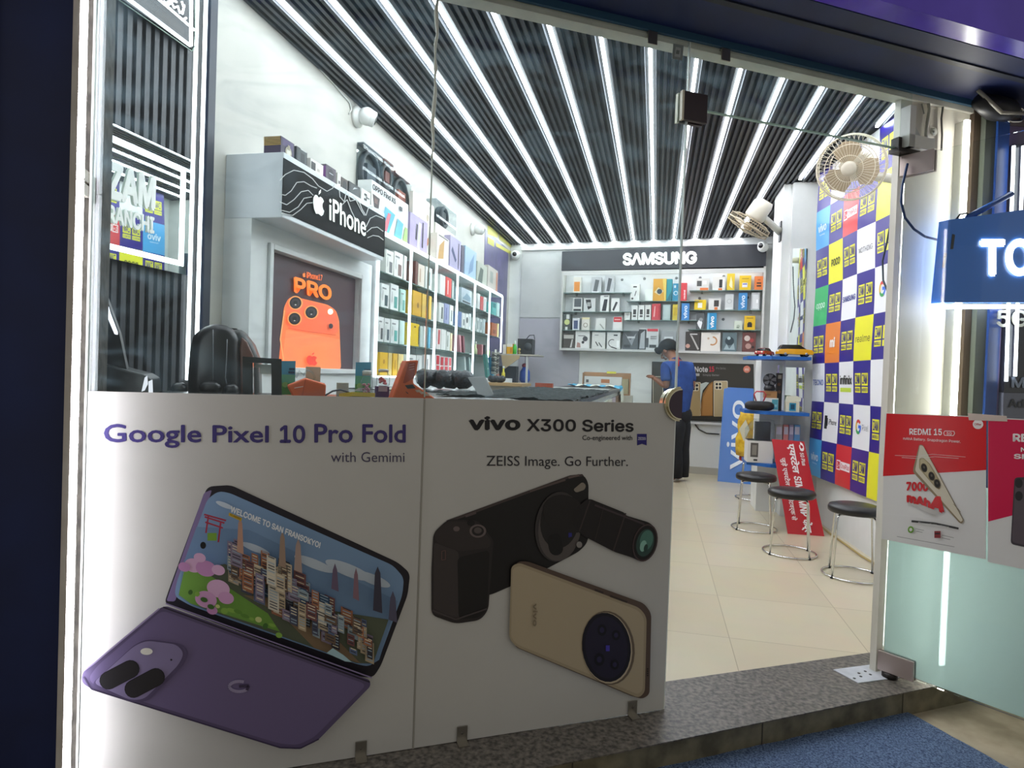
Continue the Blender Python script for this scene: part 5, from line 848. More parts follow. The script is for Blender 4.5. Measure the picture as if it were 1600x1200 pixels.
for r in range(ROWS):
    for c in range(5):
        a0, a1 = c/COLS, min(1, (c+1)/COLS); b0, b1 = 1-(r+1)/ROWS, 1-r/ROWS; k = spec[r][c]; vs_ = []
        for j in range(G+1):
            for i in range(G+1): vs_.append(ban(a0+(a1-a0)*i/G, b0+(b1-b0)*j/G))
        m.add(vs_, [(j*(G+1)+i, j*(G+1)+i+1, (j+1)*(G+1)+i+1, (j+1)*(G+1)+i) for j in range(G) for i in range(G)], COLR[k], True)
        lo = lambda x, y, h=.0016: ban(a0+x/COLS, b0+y/ROWS, h)
        def T(s, x0, y0, x1, y1, col, bold=.01, h=.0016):
            if x1/COLS+a0 > 1.001: return
            m.text(s, lo(x0, y0, h), lo(x1, y0, h), lo(x0, y1, h), col, bold)
        def Rr(x0, y0, x1, y1, col, h=.0016):
            if x0/COLS+a0 > 1: return
            x1 = min(x1, (1-a0)*COLS); m.poly([lo(x0, y0, h), lo(x1, y0, h), lo(x1, y1, h), lo(x0, y1, h)], col)
        if k == 'n':
            for x in (.13, .54):
                Rr(x, .44, x+.34, .72, YE); Rr(x, .28, x+.34, .41, YE)
                if x+.3 < (1-a0)*COLS: T('ZAM', x+.04, .48, x+.30, .69, NV, .02, .0024); T('MOBILE', x+.03, .31, x+.31, .38, NV, .01, .0024)
        elif k == 'vivo': T('vivo', .2, .42, .8, .64, 'e4f0f8', .02); T('Technology', .3, .32, .7, .37, 'e4f0f8', 0)
        elif k == 'oneplus': Rr(.08, .38, .32, .62, 'e6e0e0'); Rr(.11, .41, .29, .59, 'cc2c30', .0022); T('1+', .13, .44, .27, .56, 'f0f0f0', 0, .0028); Rr(.34, .40, .95, .6, 'e8e4e4'); T('OnePlus', .37, .44, .92, .56, 'cc2c30', .0, .0028)
        elif k == 'poco': T('POCO', .2, .42, .8, .6, '2a2a10', .02)
        elif k == 'nothing': T('NOTHING', .12, .44, .88, .56, '222222', -.005)
        elif k == 'oppo': T('oppo', .18, .40, .82, .58, 'd8efe0', .0)
        elif k == 'samsung': T('SΛMSUNG', .06, .43, .94, .57, '2c3a90', .02)
        elif k in ('g', 'pixel'):
            cx_, cy2 = (.35, .5) if k == 'pixel' else (.4, .5)
            for d0, d1, col in [(-150, -60, '3a9a50'), (-60, 10, '3a6ad0'), (10, 0, ''), (40, 130, 'd04038'), (130, 210, 'd8b030')]:
                if col:
                    for q in range(6):
                        t0, t1 = [math.radians(d0+(d1-d0)*(q+w)/6) for w in (0, 1)]
                        pp = [lo(cx_+r_*math.cos(t), cy2+r_*1.0*math.sin(t)) for r_, t in ((.17, t0), (.17, t1), (.1, t1), (.1, t0))]; m.poly(pp, col)
            Rr(cx_, .47, cx_+.16, .54, '3a6ad0')
            if k == 'pixel': T('Pixel', .58, .43, .92, .57, '8a8a90', 0)
        elif k == 'mi': T('mi', .34, .38, .68, .64, 'f0e8e0', .04)
        elif k == 'realme': T('realme', .10, .42, .9, .58, '4a4a20', -.005)
        elif k == 'tecno': T('TECNO', .08, .43, .92, .58, '3a60b0', .01)
        elif k == 'infinix': T('infinix', .08, .46, .92, .68, '30302c', .02); Rr(.1, .28, .86, .38, 'b8d040')
        elif k == 'iphone':
            Rr(.12, .32, .3, .66, '1c1c1e'); Rr(.3, .4, .34, .6, '1c1c1e'); T('iPhone', .4, .44, .9, .58, '2a2a2c', 0)
tag(m.build('banner', fix=False), 'chequered blue, white and yellow banner of phone brands on the right wall', 'banner')
m = MB(); m.tube([onx(u, v, 1.452) for u, v in [(1401, 285), (1394, 335), (1386, 378), (1379, 408), (1380, 438), (1391, 466)]], .006, '22303a', 6); tag(m.build('wall_cable'), 'dark cable hanging down the right edge of the chequered banner', 'cable')
# ---------------------------------------------------------------- wall fans
def fan(c, d, r, wall, lb, col, back_up):
    c, d, wall = V(c), V(d).normalized(), V(wall); u_ = d.orthogonal().normalized(); w = d.cross(u_)
    t = thing('wall_fan', lb, 'fan', wall, 'wall fans'); P = lambda q, rr, h: c+d*h+(u_*math.cos(q)+w*math.sin(q))*rr
    FC = M(col, .45); m = MB(); n = 40
    for rr, h in ((r, 0), (r*.99, .035), (r*.72, .05), (r*.4, .058), (r*.99, -.035), (r*.7, -.055), (r*.4, -.062)): m.tube([P(2*math.pi*k/n, rr, h) for k in range(n)], .0026 if abs(h) > .01 else .006, FC, 5, True)
    for k in range(44):
        q = 2*math.pi*k/44; m.tube([P(q, r*.14, .06), P(q+.12, r*.72, .05), P(q+.14, r*.99, .03), P(q+.14, r*.99, -.03), P(q, r*.70, -.055), P(q-.1, r*.2, -.064)], .0014, FC, 4)
    cg = m.build('cage', t)
    m = MB(); m.lathe(c, d, [(.054, r*.24), (.064, r*.22), (.07, r*.1)], M('cfc6b2', .4), 18); m.build('cage_badge', cg)
    for k in range(3):
        m = MB(); q0 = k*2*math.pi/3; pts = [(0.1, .0, 0), (.45, -.42, .014), (.8, -.35, .022), (.9, .05, .012), (.7, .42, -.01), (.35, .35, -.018)]
        m.prism([c+d*h+(u_*math.cos(q0)+w*math.sin(q0))*x*r*.93+(w*math.cos(q0)-u_*math.sin(q0))*y*r for x, y, h in pts], d*.004, M('b5a488', .35)); m.build('blade', t)
    m = MB(); m.lathe(c, d, [(-.02, r*.2), (.03, r*.2), (.04, r*.12)], M('b5a488', .4), 16); m.build('hub', t)
    m = MB(); m.lathe(c, -d, [(.06, r*.40), (.08, r*.47), (.20, r*.45), (.24, r*.36)], M('d4cfc0', .4), 18); m.build('motor', t)
    mc = c-d*.17-UP*.06
    m = MB(); m.tube([c-d*.15, mc, mc*.35+wall*.65, wall], [.035, .03, .03, .035], M('d9d5c8', .4), 10); m.build('arm', t); return t
wp = V((1.515, 4.62, 0)); f1 = ony(1330, 262, 4.42)
wl = ony(1396, 281, 4.66); wl.x = 1.51
fan(f1, (-.42, -.80, -.36), .20, wl, 'beige wall fan over the chequered banner near the door', 'd9d0ba', 1)
wl2 = V((xc0-.012, cy_+.10, ony(1222, 362, cy_+.1).z)); f2 = ony(1170, 352, 5.95)
t2 = fan(f2, (-.50, .25, -.80), .19, wl2, 'beige wall fan turned away, on the white column at the back', 'b5a78c', 1)
m = MB(); m.box(xc0-.014, xc0-.001, cy_+.06, cy_+.14, wl2.z-.09, wl2.z+.09, '3a3a3c'); m.build('wall_plate', t2)
# ---------------------------------------------------------------- red leaning SIM board
yb0 = (onz(1231, 834, 0).y+onz(1288, 838, 0).y)/2
q = [onz(1231, 834, .0), onz(1288, 838, .0), ony(1256.5, 690, yb0+.26), ony(1206, 686, yb0+.26)]; th = (q[1]-q[0]).cross(q[3]-q[0]).normalized(); q[2] = onpl(1256.5, 690, q[0], th); th = th if th.y < 0 else -th
m = MB(); m.prism(q, -th*.006, M('b81c28', .3)); qq = quad(q); a = Art(m, lambda u, v, h: qq(u, 1-v)+th*h, .0012)
a.text('एयरटेल', (.42, .035), (.42, .36), (.72, .035), 'f0e8e6', .02); a.text('SIM &', (.46, .39), (.46, .61), (.68, .39), 'f0e8e6', .03); a.text('MNP', (.46, .64), (.46, .81), (.68, .64), 'f0e8e6', .03); a.text('केंद्र', (.40, .84), (.40, .975), (.74, .84), 'f0e8e6', .02)
a.text('5G Plus', (.78, .13), (.78, .27), (.90, .13), 'f0e8e6', .02)
a.text('जुड़े एयरटेल', (.13, .2), (.13, .5), (.34, .2), 'f0e0de', .015); a.text('5G', (.16, .53), (.16, .60), (.30, .53), 'f0e0de', .02); a.text('नेटवर्क से', (.13, .63), (.13, .86), (.34, .63), 'f0e0de', .015)
pts = [(.86+.07*math.cos(t), .065+.035*math.sin(t)) for t in [math.radians(d) for d in range(-100, 150, 18)]]; a.line(pts, .03, 'f0e8e6'); a.line([(.84, .095), (.80, .07), (.83, .05)], .025, 'f0e8e6')
tag(m.build('leaning_board', fix=False), 'red leaning board with white Hindi lettering behind the stools', 'board')
# ---------------------------------------------------------------- stools
def stool(c, rs, rb, h, seatc):
    c = V(c); t = thing('stool', '', 'stool', c, 'round chrome stools')
    m = MB(); m.lathe(c+UP*(h-.055), (0, 0, 1), [(0, rs*.93), (.008, rs*.99), (.03, rs), (.045, rs*.95), (.055, rs*.7), (.057, rs*.2)], M(seatc, .35), 32); m.build('seat', t)
    for k in range(4):
        q = math.radians(35+90*k); d = V((math.cos(q), math.sin(q), 0)); m = MB()
        m.tube([c+d*rs*.55+UP*(h-.062), c+d*rs*.85+UP*(h-.062), c+d*rs*.93+UP*(h-.075), c+d*rs*.96+UP*(h-.10), c+d*rb+UP*.008], 0.0065, CHROME, 8); lg = m.build('leg', t); m = MB(); m.lathe(c+d*rb, UP, [(0, .011), (.012, .011)], '1a1a1c', 8); m.build('rubber_foot', lg)
    m = MB(); m.tube([c+V((rb*math.cos(2*math.pi*k/36), rb*math.sin(2*math.pi*k/36), .0085)) for k in range(36)], .006, CHROME, 8, True); m.build('floor_ring', t); return t
s1 = stool(onz(1332, 900, .0)+V((0, .0, 0)), .158, .176, .455, '1b1a1b'); s1['label'] = 'black-topped chrome stool nearest the open door'
pA = s1.location
d2 = onz(1233, 864, 0)-pA; copy_tree(s1, d2, 'black-topped chrome stool in front of the red leaning board')
d3 = onz(1178, 826, 0)-pA; copy_tree(s1, d3, 'black-topped chrome stool beside the blue lettered board')
pr = onz(1176, 779, 0); s4 = stool((pr.x, pr.y, 0), .15, .17, .44, 'a82a28'); s4['label'] = 'red-topped stool under the yellow bag'
zb_ = .441; y_ = pr.y-.02; m = MB(); c0 = V((ony(1172, 670, y_).x, y_, zb_)); ht = ony(1170, 640, y_).z-zb_
pts = []
for j in range(9):
    z = zb_+.002+(ht)*j/8; rr = .13*(1-.25*(j/8)**3)+.012*random.uniform(-1, 1); pts.append((z-zb_, rr))
m.lathe(c0, (0, 0, 1), pts, noisy('crinkled_gold_film', 'b98a18', 'e0bc3c', 14, .25, 4, .6), 20); t = tag(m.build('bag'), 'crinkled golden yellow bag on the red-topped stool', 'bag')
m = MB(); e = ony(1163, 671, y_-.16); m.poly([e+V((-.05, 0, 0)), e+V((0, .0, -.12)), e+V((.05, .0, 0)), e+V((.01, 0, .1))], 'd8d2b8'); m.build('label_patch', t, fix=False)
m = MB(); m.tube([onz(u, v, .012) for u, v in [(1284, 823), (1300, 836), (1322, 851), (1345, 868), (1372, 884), (1400, 905)]], .008, 'b09a60', 6); tag(m.build('floor_cable'), 'tan cable lying along the foot of the right wall', 'cable')
# ================================================================ open glass door leaf with posters
LP = V((.962, 2.922, 0)); LD = nrm((.76, -.65, 0)); LN = V((LD.y, -LD.x, 0))     # LN faces the street
def leaf(u, v, h=0): return onpl(u, v, LP+LN*(.006+h), LN)
def Lf(s, n, z): return LP+LD*s+LN*n+UP*z
m = MB(); m.obox(Lf(0, -.005, .03), LD*.98, LN*.010, UP*2.11, CLEAR); dr = struct(m.build('door_1', origin=Lf(.49, 0, .03)))
dr['label'] = 'open frameless glass door leaf with a frosted lower part'
m = MB(); m.obox(Lf(.002, -.0066, .035), LD*.976, LN*.0012, UP*.80, FROST); m.build('frosted_film', dr)
pA = leaf(1429, 1050)-LP; pl = pA.dot(LD); qB = leaf(1460, 262)-LP; ql = qB.dot(LD)
for z0, z1, l, nm in ((.025, .105, pl, 'bottom_patch'), (2.06, 2.145, ql, 'top_patch')):
    for n0, n1 in ((.0055, .018), (-.018, -.0055)): m = MB(); m.obox(Lf(-.012, n0, z0), LD*(l+.012), LN*(n1-n0), UP*(z1-z0), M('b8a9a2', .3, .7)); m.build(nm, dr, bevel=.002)
m = MB(); m.lathe(Lf(.03, 0, .002), UP, [(0, .03), (.02, .03), (.023, .02)], M('2a2624', .4, .5), 14); m.build('pivot', dr)
POS = .0009
m = MB(); m.prism([leaf(u, v, .001) for u, v in [(1378, 842), (1540.5, 874), (1541, 651), (1383, 645)]], LN*.0012, M('dcdad6', .2, 0, 0, 0, .3))
a = Art(m, lambda u, v, h: leaf(u, v, .0024+h), .0003)
cx = lambda p: (1370+p[0]*.2166, 640+p[1]*.2166); L = lambda pts: [cx(p) for p in pts]
RD = M('d2161e', .2, 0, 0, 0, .3)
a.poly(L([(44, 480), (790, 436), (790, 58), (70, 28)]), RD)
a.text('REDMI 15', cx((235, 182)), cx((470, 186)), cx((235, 136)), 'f0e8e6', .02); a.line(L([(490, 154), (556, 156), (562, 172), (552, 188), (488, 186), (482, 170), (490, 154)]), .9, 'f0e8e6'); a.text('5G', cx((505, 182)), cx((540, 183)), cx((505, 162)), 'f0e8e6')
a.text('mAhA Battery. Snapdragon Power.', cx((190, 222)), cx((605, 246)), cx((190, 198)), 'f0dcd8', .01)
a.ell(*cx((730, 106)), 8.2, 7.4, 'ece4e2'); a.text('Offer', cx((705, 114)), cx((755, 115)), cx((705, 98)), 'c01f24', .02)
a.text('7000', cx((212, 586)), cx((372, 590)), cx((212, 520)), RD, .05); a.text('mAh', cx((215, 668)), cx((388, 716)), cx((215, 598)), RD, .06); a.text('A', cx((372, 722)), cx((486, 752)), cx((388, 606)), RD, .06)
a.poly(rounded(L([(306, 252), (332, 254), (628, 800), (612, 824), (594, 815), (262, 452), (264, 420)]), 3), '8d7c5e')
a.poly(rounded(L([(310, 256), (334, 262), (622, 798), (605, 812), (276, 440)]), 3), 'd6cdb8')
a.poly(rounded(L([(306, 352), (330, 342), (385, 392), (456, 515), (455, 580), (425, 565), (305, 425)]), 3), 'a2936f'); a.poly(rounded(L([(314, 360), (334, 352), (380, 400), (446, 518), (446, 568), (424, 552), (314, 422)]), 3), 'beb08c')
for x, y in ((341, 420), (395, 480), (435, 534)): p = cx((x, y)); a.ell(p[0], p[1], 4.8, 7.2, '4a4032', -.3); a.ell(p[0], p[1], 3.6, 5.8, '17140f', -.3); a.ell(p[0], p[1]-1, 1.5, 2.2, '5a5448', -.3)
a.line(L([(552, 680), (604, 738)]), .7, '8a7c60')
a.poly(L([(205, 668), (330, 690), (470, 745), (400, 760), (300, 712)]), 'c2beb8')
a.line(L([(250, 805), (420, 822), (590, 858)]), 3.2, '2c2a2a'); a.text('Powerful battery', cx((300, 824)), cx((520, 856)), cx((300, 808)), 'd8d6d2')
a.ell(*cx((245, 866)), 4.6, 5.4, '6aa02a'); a.ell(*cx((245, 866)), 2.4, 2.8, 'd2d0cc'); a.rect(*cx((415, 876)), *cx((460, 926)), '8a2a30'); a.rect(*cx((420, 890)), *cx((455, 900)), '2a2022')
for x0, y0, x1, y1 in [(280, 860, 340, 872), (280, 876, 330, 886), (470, 905, 555, 925), (470, 925, 530, 938), (145, 915, 560, 990)]: a.line(L([(x0, y0), (x1, y1)]), .8, '8a8884')
for q in [[(130, 330), (290, 338), (400, 322), (640, 342)], [(180, 345), (280, 352), (420, 340), (590, 352)], [(40, 748), (280, 772), (500, 800), (610, 862)]]: a.line(L(q), .5, 'dcdad8')
tag(m.build('door_poster', fix=False), 'red and white glossy poster of a tall gold phone on the door glass', 'poster', 'posters taped to the door')
m = MB(); m.prism([leaf(u, v, .001) for u, v in [(1543.5, 878), (1740, 918), (1740, 662), (1544, 652)]], LN*.0012, M('dcdad6', .2, 0, 0, 0, .3))
a = Art(m, lambda u, v, h: leaf(u, v, .0024+h), .0003); a.poly([(1544, 815), (1740, 765), (1740, 662), (1544, 654)], M('cc1a48', .2, 0, 0, 0, .3))
a.text('REDMI', (1582.5, 690), (1650, 692), (1582.5, 677.5), 'efe6e6', .03); a.text('NEW', (1595, 706), (1626, 707), (1595, 699), 'efe6e6', .02); a.text('SMART', (1584, 717), (1652, 719), (1584, 709), 'efe6e6', .03)
a.poly(rounded([(1579, 850), (1660, 868), (1668, 744), (1585, 746)], 6), '3b3338'); a.poly(rounded([(1581, 847), (1657, 864), (1664, 748), (1587, 750)], 6), '554a50')
a.ell(1592, 755, 6, 7.5, '1a1618'); a.ell(1592, 775, 6, 7.5, '1a1618')
tag(m.build('door_poster', fix=False), 'crimson poster of a dark phone, farther right on the door glass', 'poster', 'posters taped to the door')
m = MB(); m.prism([leaf(u, v, .0042) for u, v in [(1514, 656.5), (1574, 658.5), (1573, 650), (1512, 645.5)]], LN*.0004, 'c9b7ac'); tag(m.build('tape_strip'), 'beige tape strip across the tops of the two door posters', 'tape')
# floor plate, transom bracket
m = MB(); m.prism([onz(u, v, .0032) for u, v in [(1302, 1047), (1341, 1068), (1428, 1056), (1386, 1036)]], UP*.003, noisy('scuffed_white_plate', 'b8bcc2', 'd0d4da', 12, .3))
for u, v in ((1342, 1052), (1352, 1049), (1345, 1057), (1360, 1054), (1372, 1047), (1335, 1060)): m.lathe(onz(u, v, .0063), UP, [(0, .006), (.0012, .006)], '3a3a3c', 8)
tag(m.build('floor_plate'), 'white steel floor-spring plate set in the granite at the door pivot', 'plate')
tb_ = thing('transom_bracket', 'white and steel pivot bracket at the top right of the doorway', 'bracket', F(1.10, .02, 2.13))
pb = lambda u: (fac(u, 220, .01)-A).dot(S)
m = MB(); m.fbox(pb(1407), pb(1416), .0065, .05, 2.165, 2.33, 'e4e6e2'); m.fbox(pb(1407), pb(1447), .0065, .05, 2.165, 2.215, 'e0e2da'); m.prism([F(pb(1416), .012, 2.30), F(pb(1416), .012, 2.215), F(pb(1436), .012, 2.215)], N*.012, 'b9beb8'); m.build('cover', tb_)
m = MB(); m.fbox(pb(1398), pb(1432), -.016, .03, 2.148, 2.1645, M('2c2826', .4, .5)); m.fbox(pb(1401), pb(1406), -.016, .02, 2.165, 2.21, M('2c2826', .4, .5)); m.build('pivot_strap', tb_)
J = lambda u, v, o=0: onpl(u, v, A+N*(-.018+o), N)
for pts, r, c, lb in [([(1449, 152), (1452, 170), (1449, 190), (1447, 210), (1450, 232)], .006, 'a9a99c', 'pale grey cable on the jamb above the door'), ([(1474, 160), (1471, 185), (1472, 210), (1471, 235)], .004, '6a6a64', 'dark grey cable beside the jamb tube light'), ([(1440, 162), (1444, 178)], .003, '8d8d84', 'short grey wire at the top of the jamb')]:
    m = MB(); m.tube([J(u, v, .008) for u, v in pts], r, c, 6); tag(m.build('jamb_cable'), lb, 'cable')
m = MB(); m.lathe(J(1458.5, 206), N, [(0, .016), (.006, .016), (.008, .010)], 'c2c4ba', 16); m.lathe(J(1458.5, 206, .008), N, [(0, .006), (.004, .004)], '8a8c84', 10); tag(m.build('wall_stud'), 'small round stud on the white jamb above the door', 'stud')
# ---------------------------------------------------------------- blue lit sign, street signs
sg2 = thing('shop_sign', 'blue box sign with glowing white letters right of the door', 'sign', F(1.75, .02, 1.55))
NB = .07
q = [fac(u, v, NB) for u, v in [(1454.5, 474), (1640, 474), (1640, 323), (1467, 347)]]
m = MB(); m.prism(q, N*.04, M('3f86f2', .25)); m.build('sign_box', sg2)
m = MB(); g = lambda u, v: fac(u, v, NB+.041); m.text('TOP', g(1530, 433), g(1650, 430), g(1530, 373), emitm('lit_sign_letters', 'ffffff', 4), .03, 0, .004); m.build('sign_letters', sg2, fix=False)
m = MB(); 
for u, v in ((1488, 378), (1475, 407)): p = g(u, v); m.poly([p+V((-.008, -.005, -.03)), p+V((.006, .004, -.028)), p+V((.012, .008, .03)), p+V((-.002, -.001, .032))], '3a3f48')
m.build('tape_marks', sg2, fix=False)
m = MB(); m.tube([fac(1456, 479, .09), fac(1640, 479, .09)], .010, emitm('under_tube', 'f4f6ff', 7), 8); m.build('tube_light', sg2)
m = MB(); m.tube([fac(1512, 340, .09), fac(1580, 303, .07)], .012, M('2a56a8', .4), 10); m.build('arm', sg2)
m = MB(); m.tube([fac(u, v, .09) for u, v in [(1494, 343), (1500, 335), (1510, 333), (1516, 337)]], .004, '1c1c20', 6); m.build('wire_loop', sg2)
m = MB(); m.tube([leaf(1418, 256, .03)]+[fac(u, v, .05) for u, v in [(1410, 290), (1408, 315), (1414, 340), (1428, 358), (1446, 370), (1466, 375)]], .005, '1d3a6a', 7); tag(m.build('sign_cable'), 'blue cable looping from the door pivot to the blue sign', 'cable')
fl = thing('shutter_lock', 'chrome square shutter lock on the purple wall at the upper right', 'lock', fac(1585, 180, .03))
m = MB(); p = [fac(u, v, .021) for u, v in [(1568, 196), (1604, 199), (1604, 161), (1568, 158)]]; m.prism(p, N*.008, M('6d6268', .5)); m.build('plate', fl)
m = MB(); rr = rounded([(1573, 190), (1597, 190), (1599, 169), (1575, 169)], 7, 4); m.tube([fac(u, v, .036) for u, v in rr], .007, CHROME, 8, True); m.build('ring', fl)
m = MB(); m.prism([fac(u, v, .029) for u, v in [(1578, 185), (1594, 185), (1594, 173), (1578, 173)]], N*.006, M('9aa09a', .2, .8)); m.build('keyhole', fl)
bd = thing('street_board', 'dark street signboard with white letters and lit tubes behind the door glass', 'signboard', fac(1620, 640, .03))
m = MB(); m.prism([fac(u, v, .022) for u, v in [(1561, 613), (1760, 616), (1760, 225), (1577, 228)]], N*.02, M('1c2030', .3)); m.prism([fac(u, v, .022) for u, v in [(1559, 655), (1760, 660), (1760, 616.5), (1561, 613.5)]], N*.02, M('6a6c80', .4)); m.build('panel', bd)
m = MB(); g = lambda u, v: fac(u, v, .0445); m.text('5G', g(1557, 511), g(1605, 511), g(1557, 484), 'd8d8c8', .02); m.text('Mera', g(1580, 606), g(1640, 607), g(1580, 589), '8a94ac', .03); m.text('Address', g(1575, 637), g(1650, 639), g(1575, 623), '2c2e3a', .03); m.build('letters', bd, fix=False)
for a0, a1 in (((1584, 228), (1572, 596)), ((1599, 228), (1586, 588))): m = MB(); m.tube([fac(*a0, .055), fac(*a1, .055)], .007, SOFTLED, 8); m.build('tube_light', bd)
# ================================================================ counter and what stands on it
DARKTOP = noisy('black_counter_top', '131517', '1e2123', 20, .25)
ct = thing('counter', 'long white counter with a black top running into the shop behind the posters', 'counter', (-.7, 5.1, 0))
m = MB(); m.box(-1.0, -.40, 2.85, 7.55, 0, 1.045, CW); m.build('body', ct)
m = MB(); m.box(-1.02, -.37, 2.83, 7.57, 1.046, 1.075, DARKTOP); m.build('worktop', ct, bevel=.004)
for i in range(9):
    y0 = 2.9+.515*i; m = MB(); m.box(-.399, -.385, y0, y0+.48, .08, 1.0, 'd8d6cc' if i < 6 else ('b8a8b4' if i == 6 else '8a6a50')); m.build('front_panel', ct)
ct2 = thing('counter', 'front counter with a black top just behind the left glass', 'counter', F(-1.1, -.32, 0))
m = MB(); m.fbox(-1.78, -.46, -.55, -.10, 0, 1.064, CW); m.build('body', ct2)
m = MB(); m.fbox(-1.79, -.45, -.56, -.09, 1.065, 1.094, DARKTOP); m.build('worktop', ct2, bevel=.004)
CZ, CZ2 = 1.0755, 1.0945
FUZZ = noisy('fuzzy_black_mat', '12181a', '2e3838', 60, .95, 6, 1.0)
m = MB(); nx, ny = 26, 90; g = []
for j in range(ny+1):
    for i in range(nx+1):
        x = -1.01+.645*i/nx; y = 2.86+2.4*j/ny+ (0 if j not in (0, ny) else 0); h = .012+.010*noise.noise((x*9, y*9, 0))+random.uniform(-.006, .006)
        if i == nx: x += random.uniform(-.02, .012); h -= .006
        g.append((x, y, CZ+max(.003, h)))
m.add(g, [(j*(nx+1)+i, j*(nx+1)+i+1, (j+1)*(nx+1)+i+1, (j+1)*(nx+1)+i) for j in range(ny) for i in range(nx)], FUZZ, True)
m.box(-1.005, -.372, 2.87, 5.25, CZ, CZ+.0025, '14181a'); tag(m.build('counter_mat', fix=False), 'fuzzy dark grey-green mat covering the near part of the long counter', 'mat')
m = MB(); m.box(-.98, -.42, 5.35, 6.3, CZ, CZ+.004, 'b4b6b2'); m.box(-.98, -.42, 5.42, 6.3, CZ+.004, CZ+.006, '8d908c'); tag(m.build('paper_sheet'), 'pale sheet lying on the counter beyond the fuzzy mat', 'sheet')
m = MB(); g = []; nx, ny = 40, 8
for j in range(ny+1):
    for i in range(nx+1):
        s_ = i/nx; x = -.94+.66*s_; y = 6.95+.5*j/ny; z = CZ+.02+.008*math.sin(s_*30+j)+.004*math.sin(j*2)
        if x > -.366: d = x+.366; z -= .02+d*1.8; x = -.362+d*.15
        if s_ > .78 and j < 3: z -= (s_-.78)*.35*(3-j)/3
        g.append((x, y, z))
m.add(g, [], 'dfe0d2'); fs = []
for j in range(ny):
    for i in range(nx):
        c = ['3f9fc4', 'dfe0d2'][(i//5) % 2]; k = m.mat(c); m.f.append([j*(nx+1)+i, j*(nx+1)+i+1, (j+1)*(nx+1)+i+1, (j+1)*(nx+1)+i]); m.mi.append(k); m.sm.append(True)
o = m.build('cloth', fix=False); sd = o.modifiers.new('thick', 'SOLIDIFY'); sd.thickness = .004; tag(o, 'blue and white striped cloth on the far end of the long counter', 'cloth')
y_ = 7.62; m = MB(); t = thing('carton_stack', 'open brown tray with white cartons beyond the striped cloth', 'carton', ((ony(947, 600, y_).x), y_+.15, 0))
xa, xb_ = ony(910, 592, y_).x, ony(985, 592, y_).x; zt_ = ony(947, 582, y_).z
m.box(xa, xb_, y_+.14, y_+.16, 1.0, zt_, 'a07a58'); m.box(xa, xa+.012, y_, y_+.14, 1.0, zt_-.01, 'a07a58'); m.box(xb_-.012, xb_, y_, y_+.14, 1.0, zt_-.03, 'a07a58'); m.box(xa, xb_, y_, y_+.16, .985, 1.0, 'a07a58'); m.build('tray', t)
m = MB(); m.box(xa+.02, xb_-.10, y_+.02, y_+.13, 1.001, zt_-.05, 'd8d6d0'); decals(m, V((xa+.02, y_+.02, 1.0)), V((xb_-xa-.12, 0, 0)), UP*(zt_-1.05), V((0, -1, 0)), [('r', .45, .62, .68, .85, 'c07a4a'), ('r', .05, .62, .12, .8, '5a5a58')]); m.build('white_carton', t, fix=False)
m = MB(); m.box(xb_-.095, xb_-.02, y_+.03, y_+.13, 1.001, zt_-.07, 'a8a080'); m.build('khaki_carton', t)
m = MB(); c0 = ony(955, 580, y_+.15); m.box(c0.x-.05, c0.x+.06, y_+.12, y_+.139, zt_-.01, zt_+.015, 'd0c840'); tag(m.build('yellow_tag'), 'yellow tag on the rim of the brown tray', 'tag')
m = MB(); m.box(xa-.02, xb_+.03, y_-.04, y_+.2, 0, .984, 'b8b4a8'); tag(m.build('side_cabinet'), 'pale low cabinet carrying the brown tray at the end of the counter', 'cabinet')
# black lumpy roll, grey lid, boards and tray
def P_(u, v, y): return ony(u, v, y)
BLK = noisy('black_bubble_wrap', '14171c', '2c333a', 45, .25, 4, .9)
m = MB(); 
e = [P_(650, 608, 4.0), P_(690, 606, 4.0), P_(735, 606, 4.0)]
pts = [e[0]*(1-k/12)+e[2]*k/12 for k in range(13)]
m.tube([V((p.x, p.y+.02*math.sin(i*1.7), 1.148+.008*math.sin(i*2.3))) for i, p in enumerate(pts)], [.04]+[.058+.006*math.sin(i*2.1) for i in range(11)]+[.045], BLK, 16); tag(m.build('wrapped_roll'), 'black bubble-wrapped roll behind the orange card reader', 'roll')
m = MB(); m.box(-1.83, -1.1, 3.6, 4.25, 0, 1.07, CW); m.box(-1.84, -1.09, 3.59, 4.26, 1.0705, 1.0755, DARKTOP); tag(m.build('side_table'), 'side table with a black top below the orange phone poster', 'table')
q = [P_(748, 622, 3.05), P_(771, 622, 3.05), P_(757, 593, 3.2), P_(731, 594, 3.2)]; q = [p+UP*.012 for p in q]; m = MB(); m.prism(q, (0, .012, .004), M('343938', .4)); tag(m.build('tablet_lid'), 'dark grey flat lid leaning at the end of the black roll', 'lid')
wy = 6.2; a0, b0 = P_(757, 600, wy), P_(812, 600, wy); m = MB(); m.box(max(a0.x, -1.69), b0.x+.02, wy, wy+.5, 1.07, 1.10, 'a08258'); tag(m.build('wooden_board'), 'tan wooden board beyond the fuzzy mat near the lit case', 'board')
m = MB(); m.box(max(a0.x, -1.69)+.02, b0.x, wy+.05, wy+.45, 0, 1.069, '8a8478'); tag(m.build('stand'), 'plain stand carrying the tan wooden board', 'stand')
m = MB(); pts = [V((max(a0.x, -1.67)+(b0.x-a0.x)*.5*k/8, wy+.12, 1.135+.004*math.sin(k*2))) for k in range(9)]; m.tube(pts, [.02]+[.035]*7+[.02], BLK, 12); tag(m.build('wrapped_roll'), 'smaller black roll lying on the tan wooden board', 'roll')
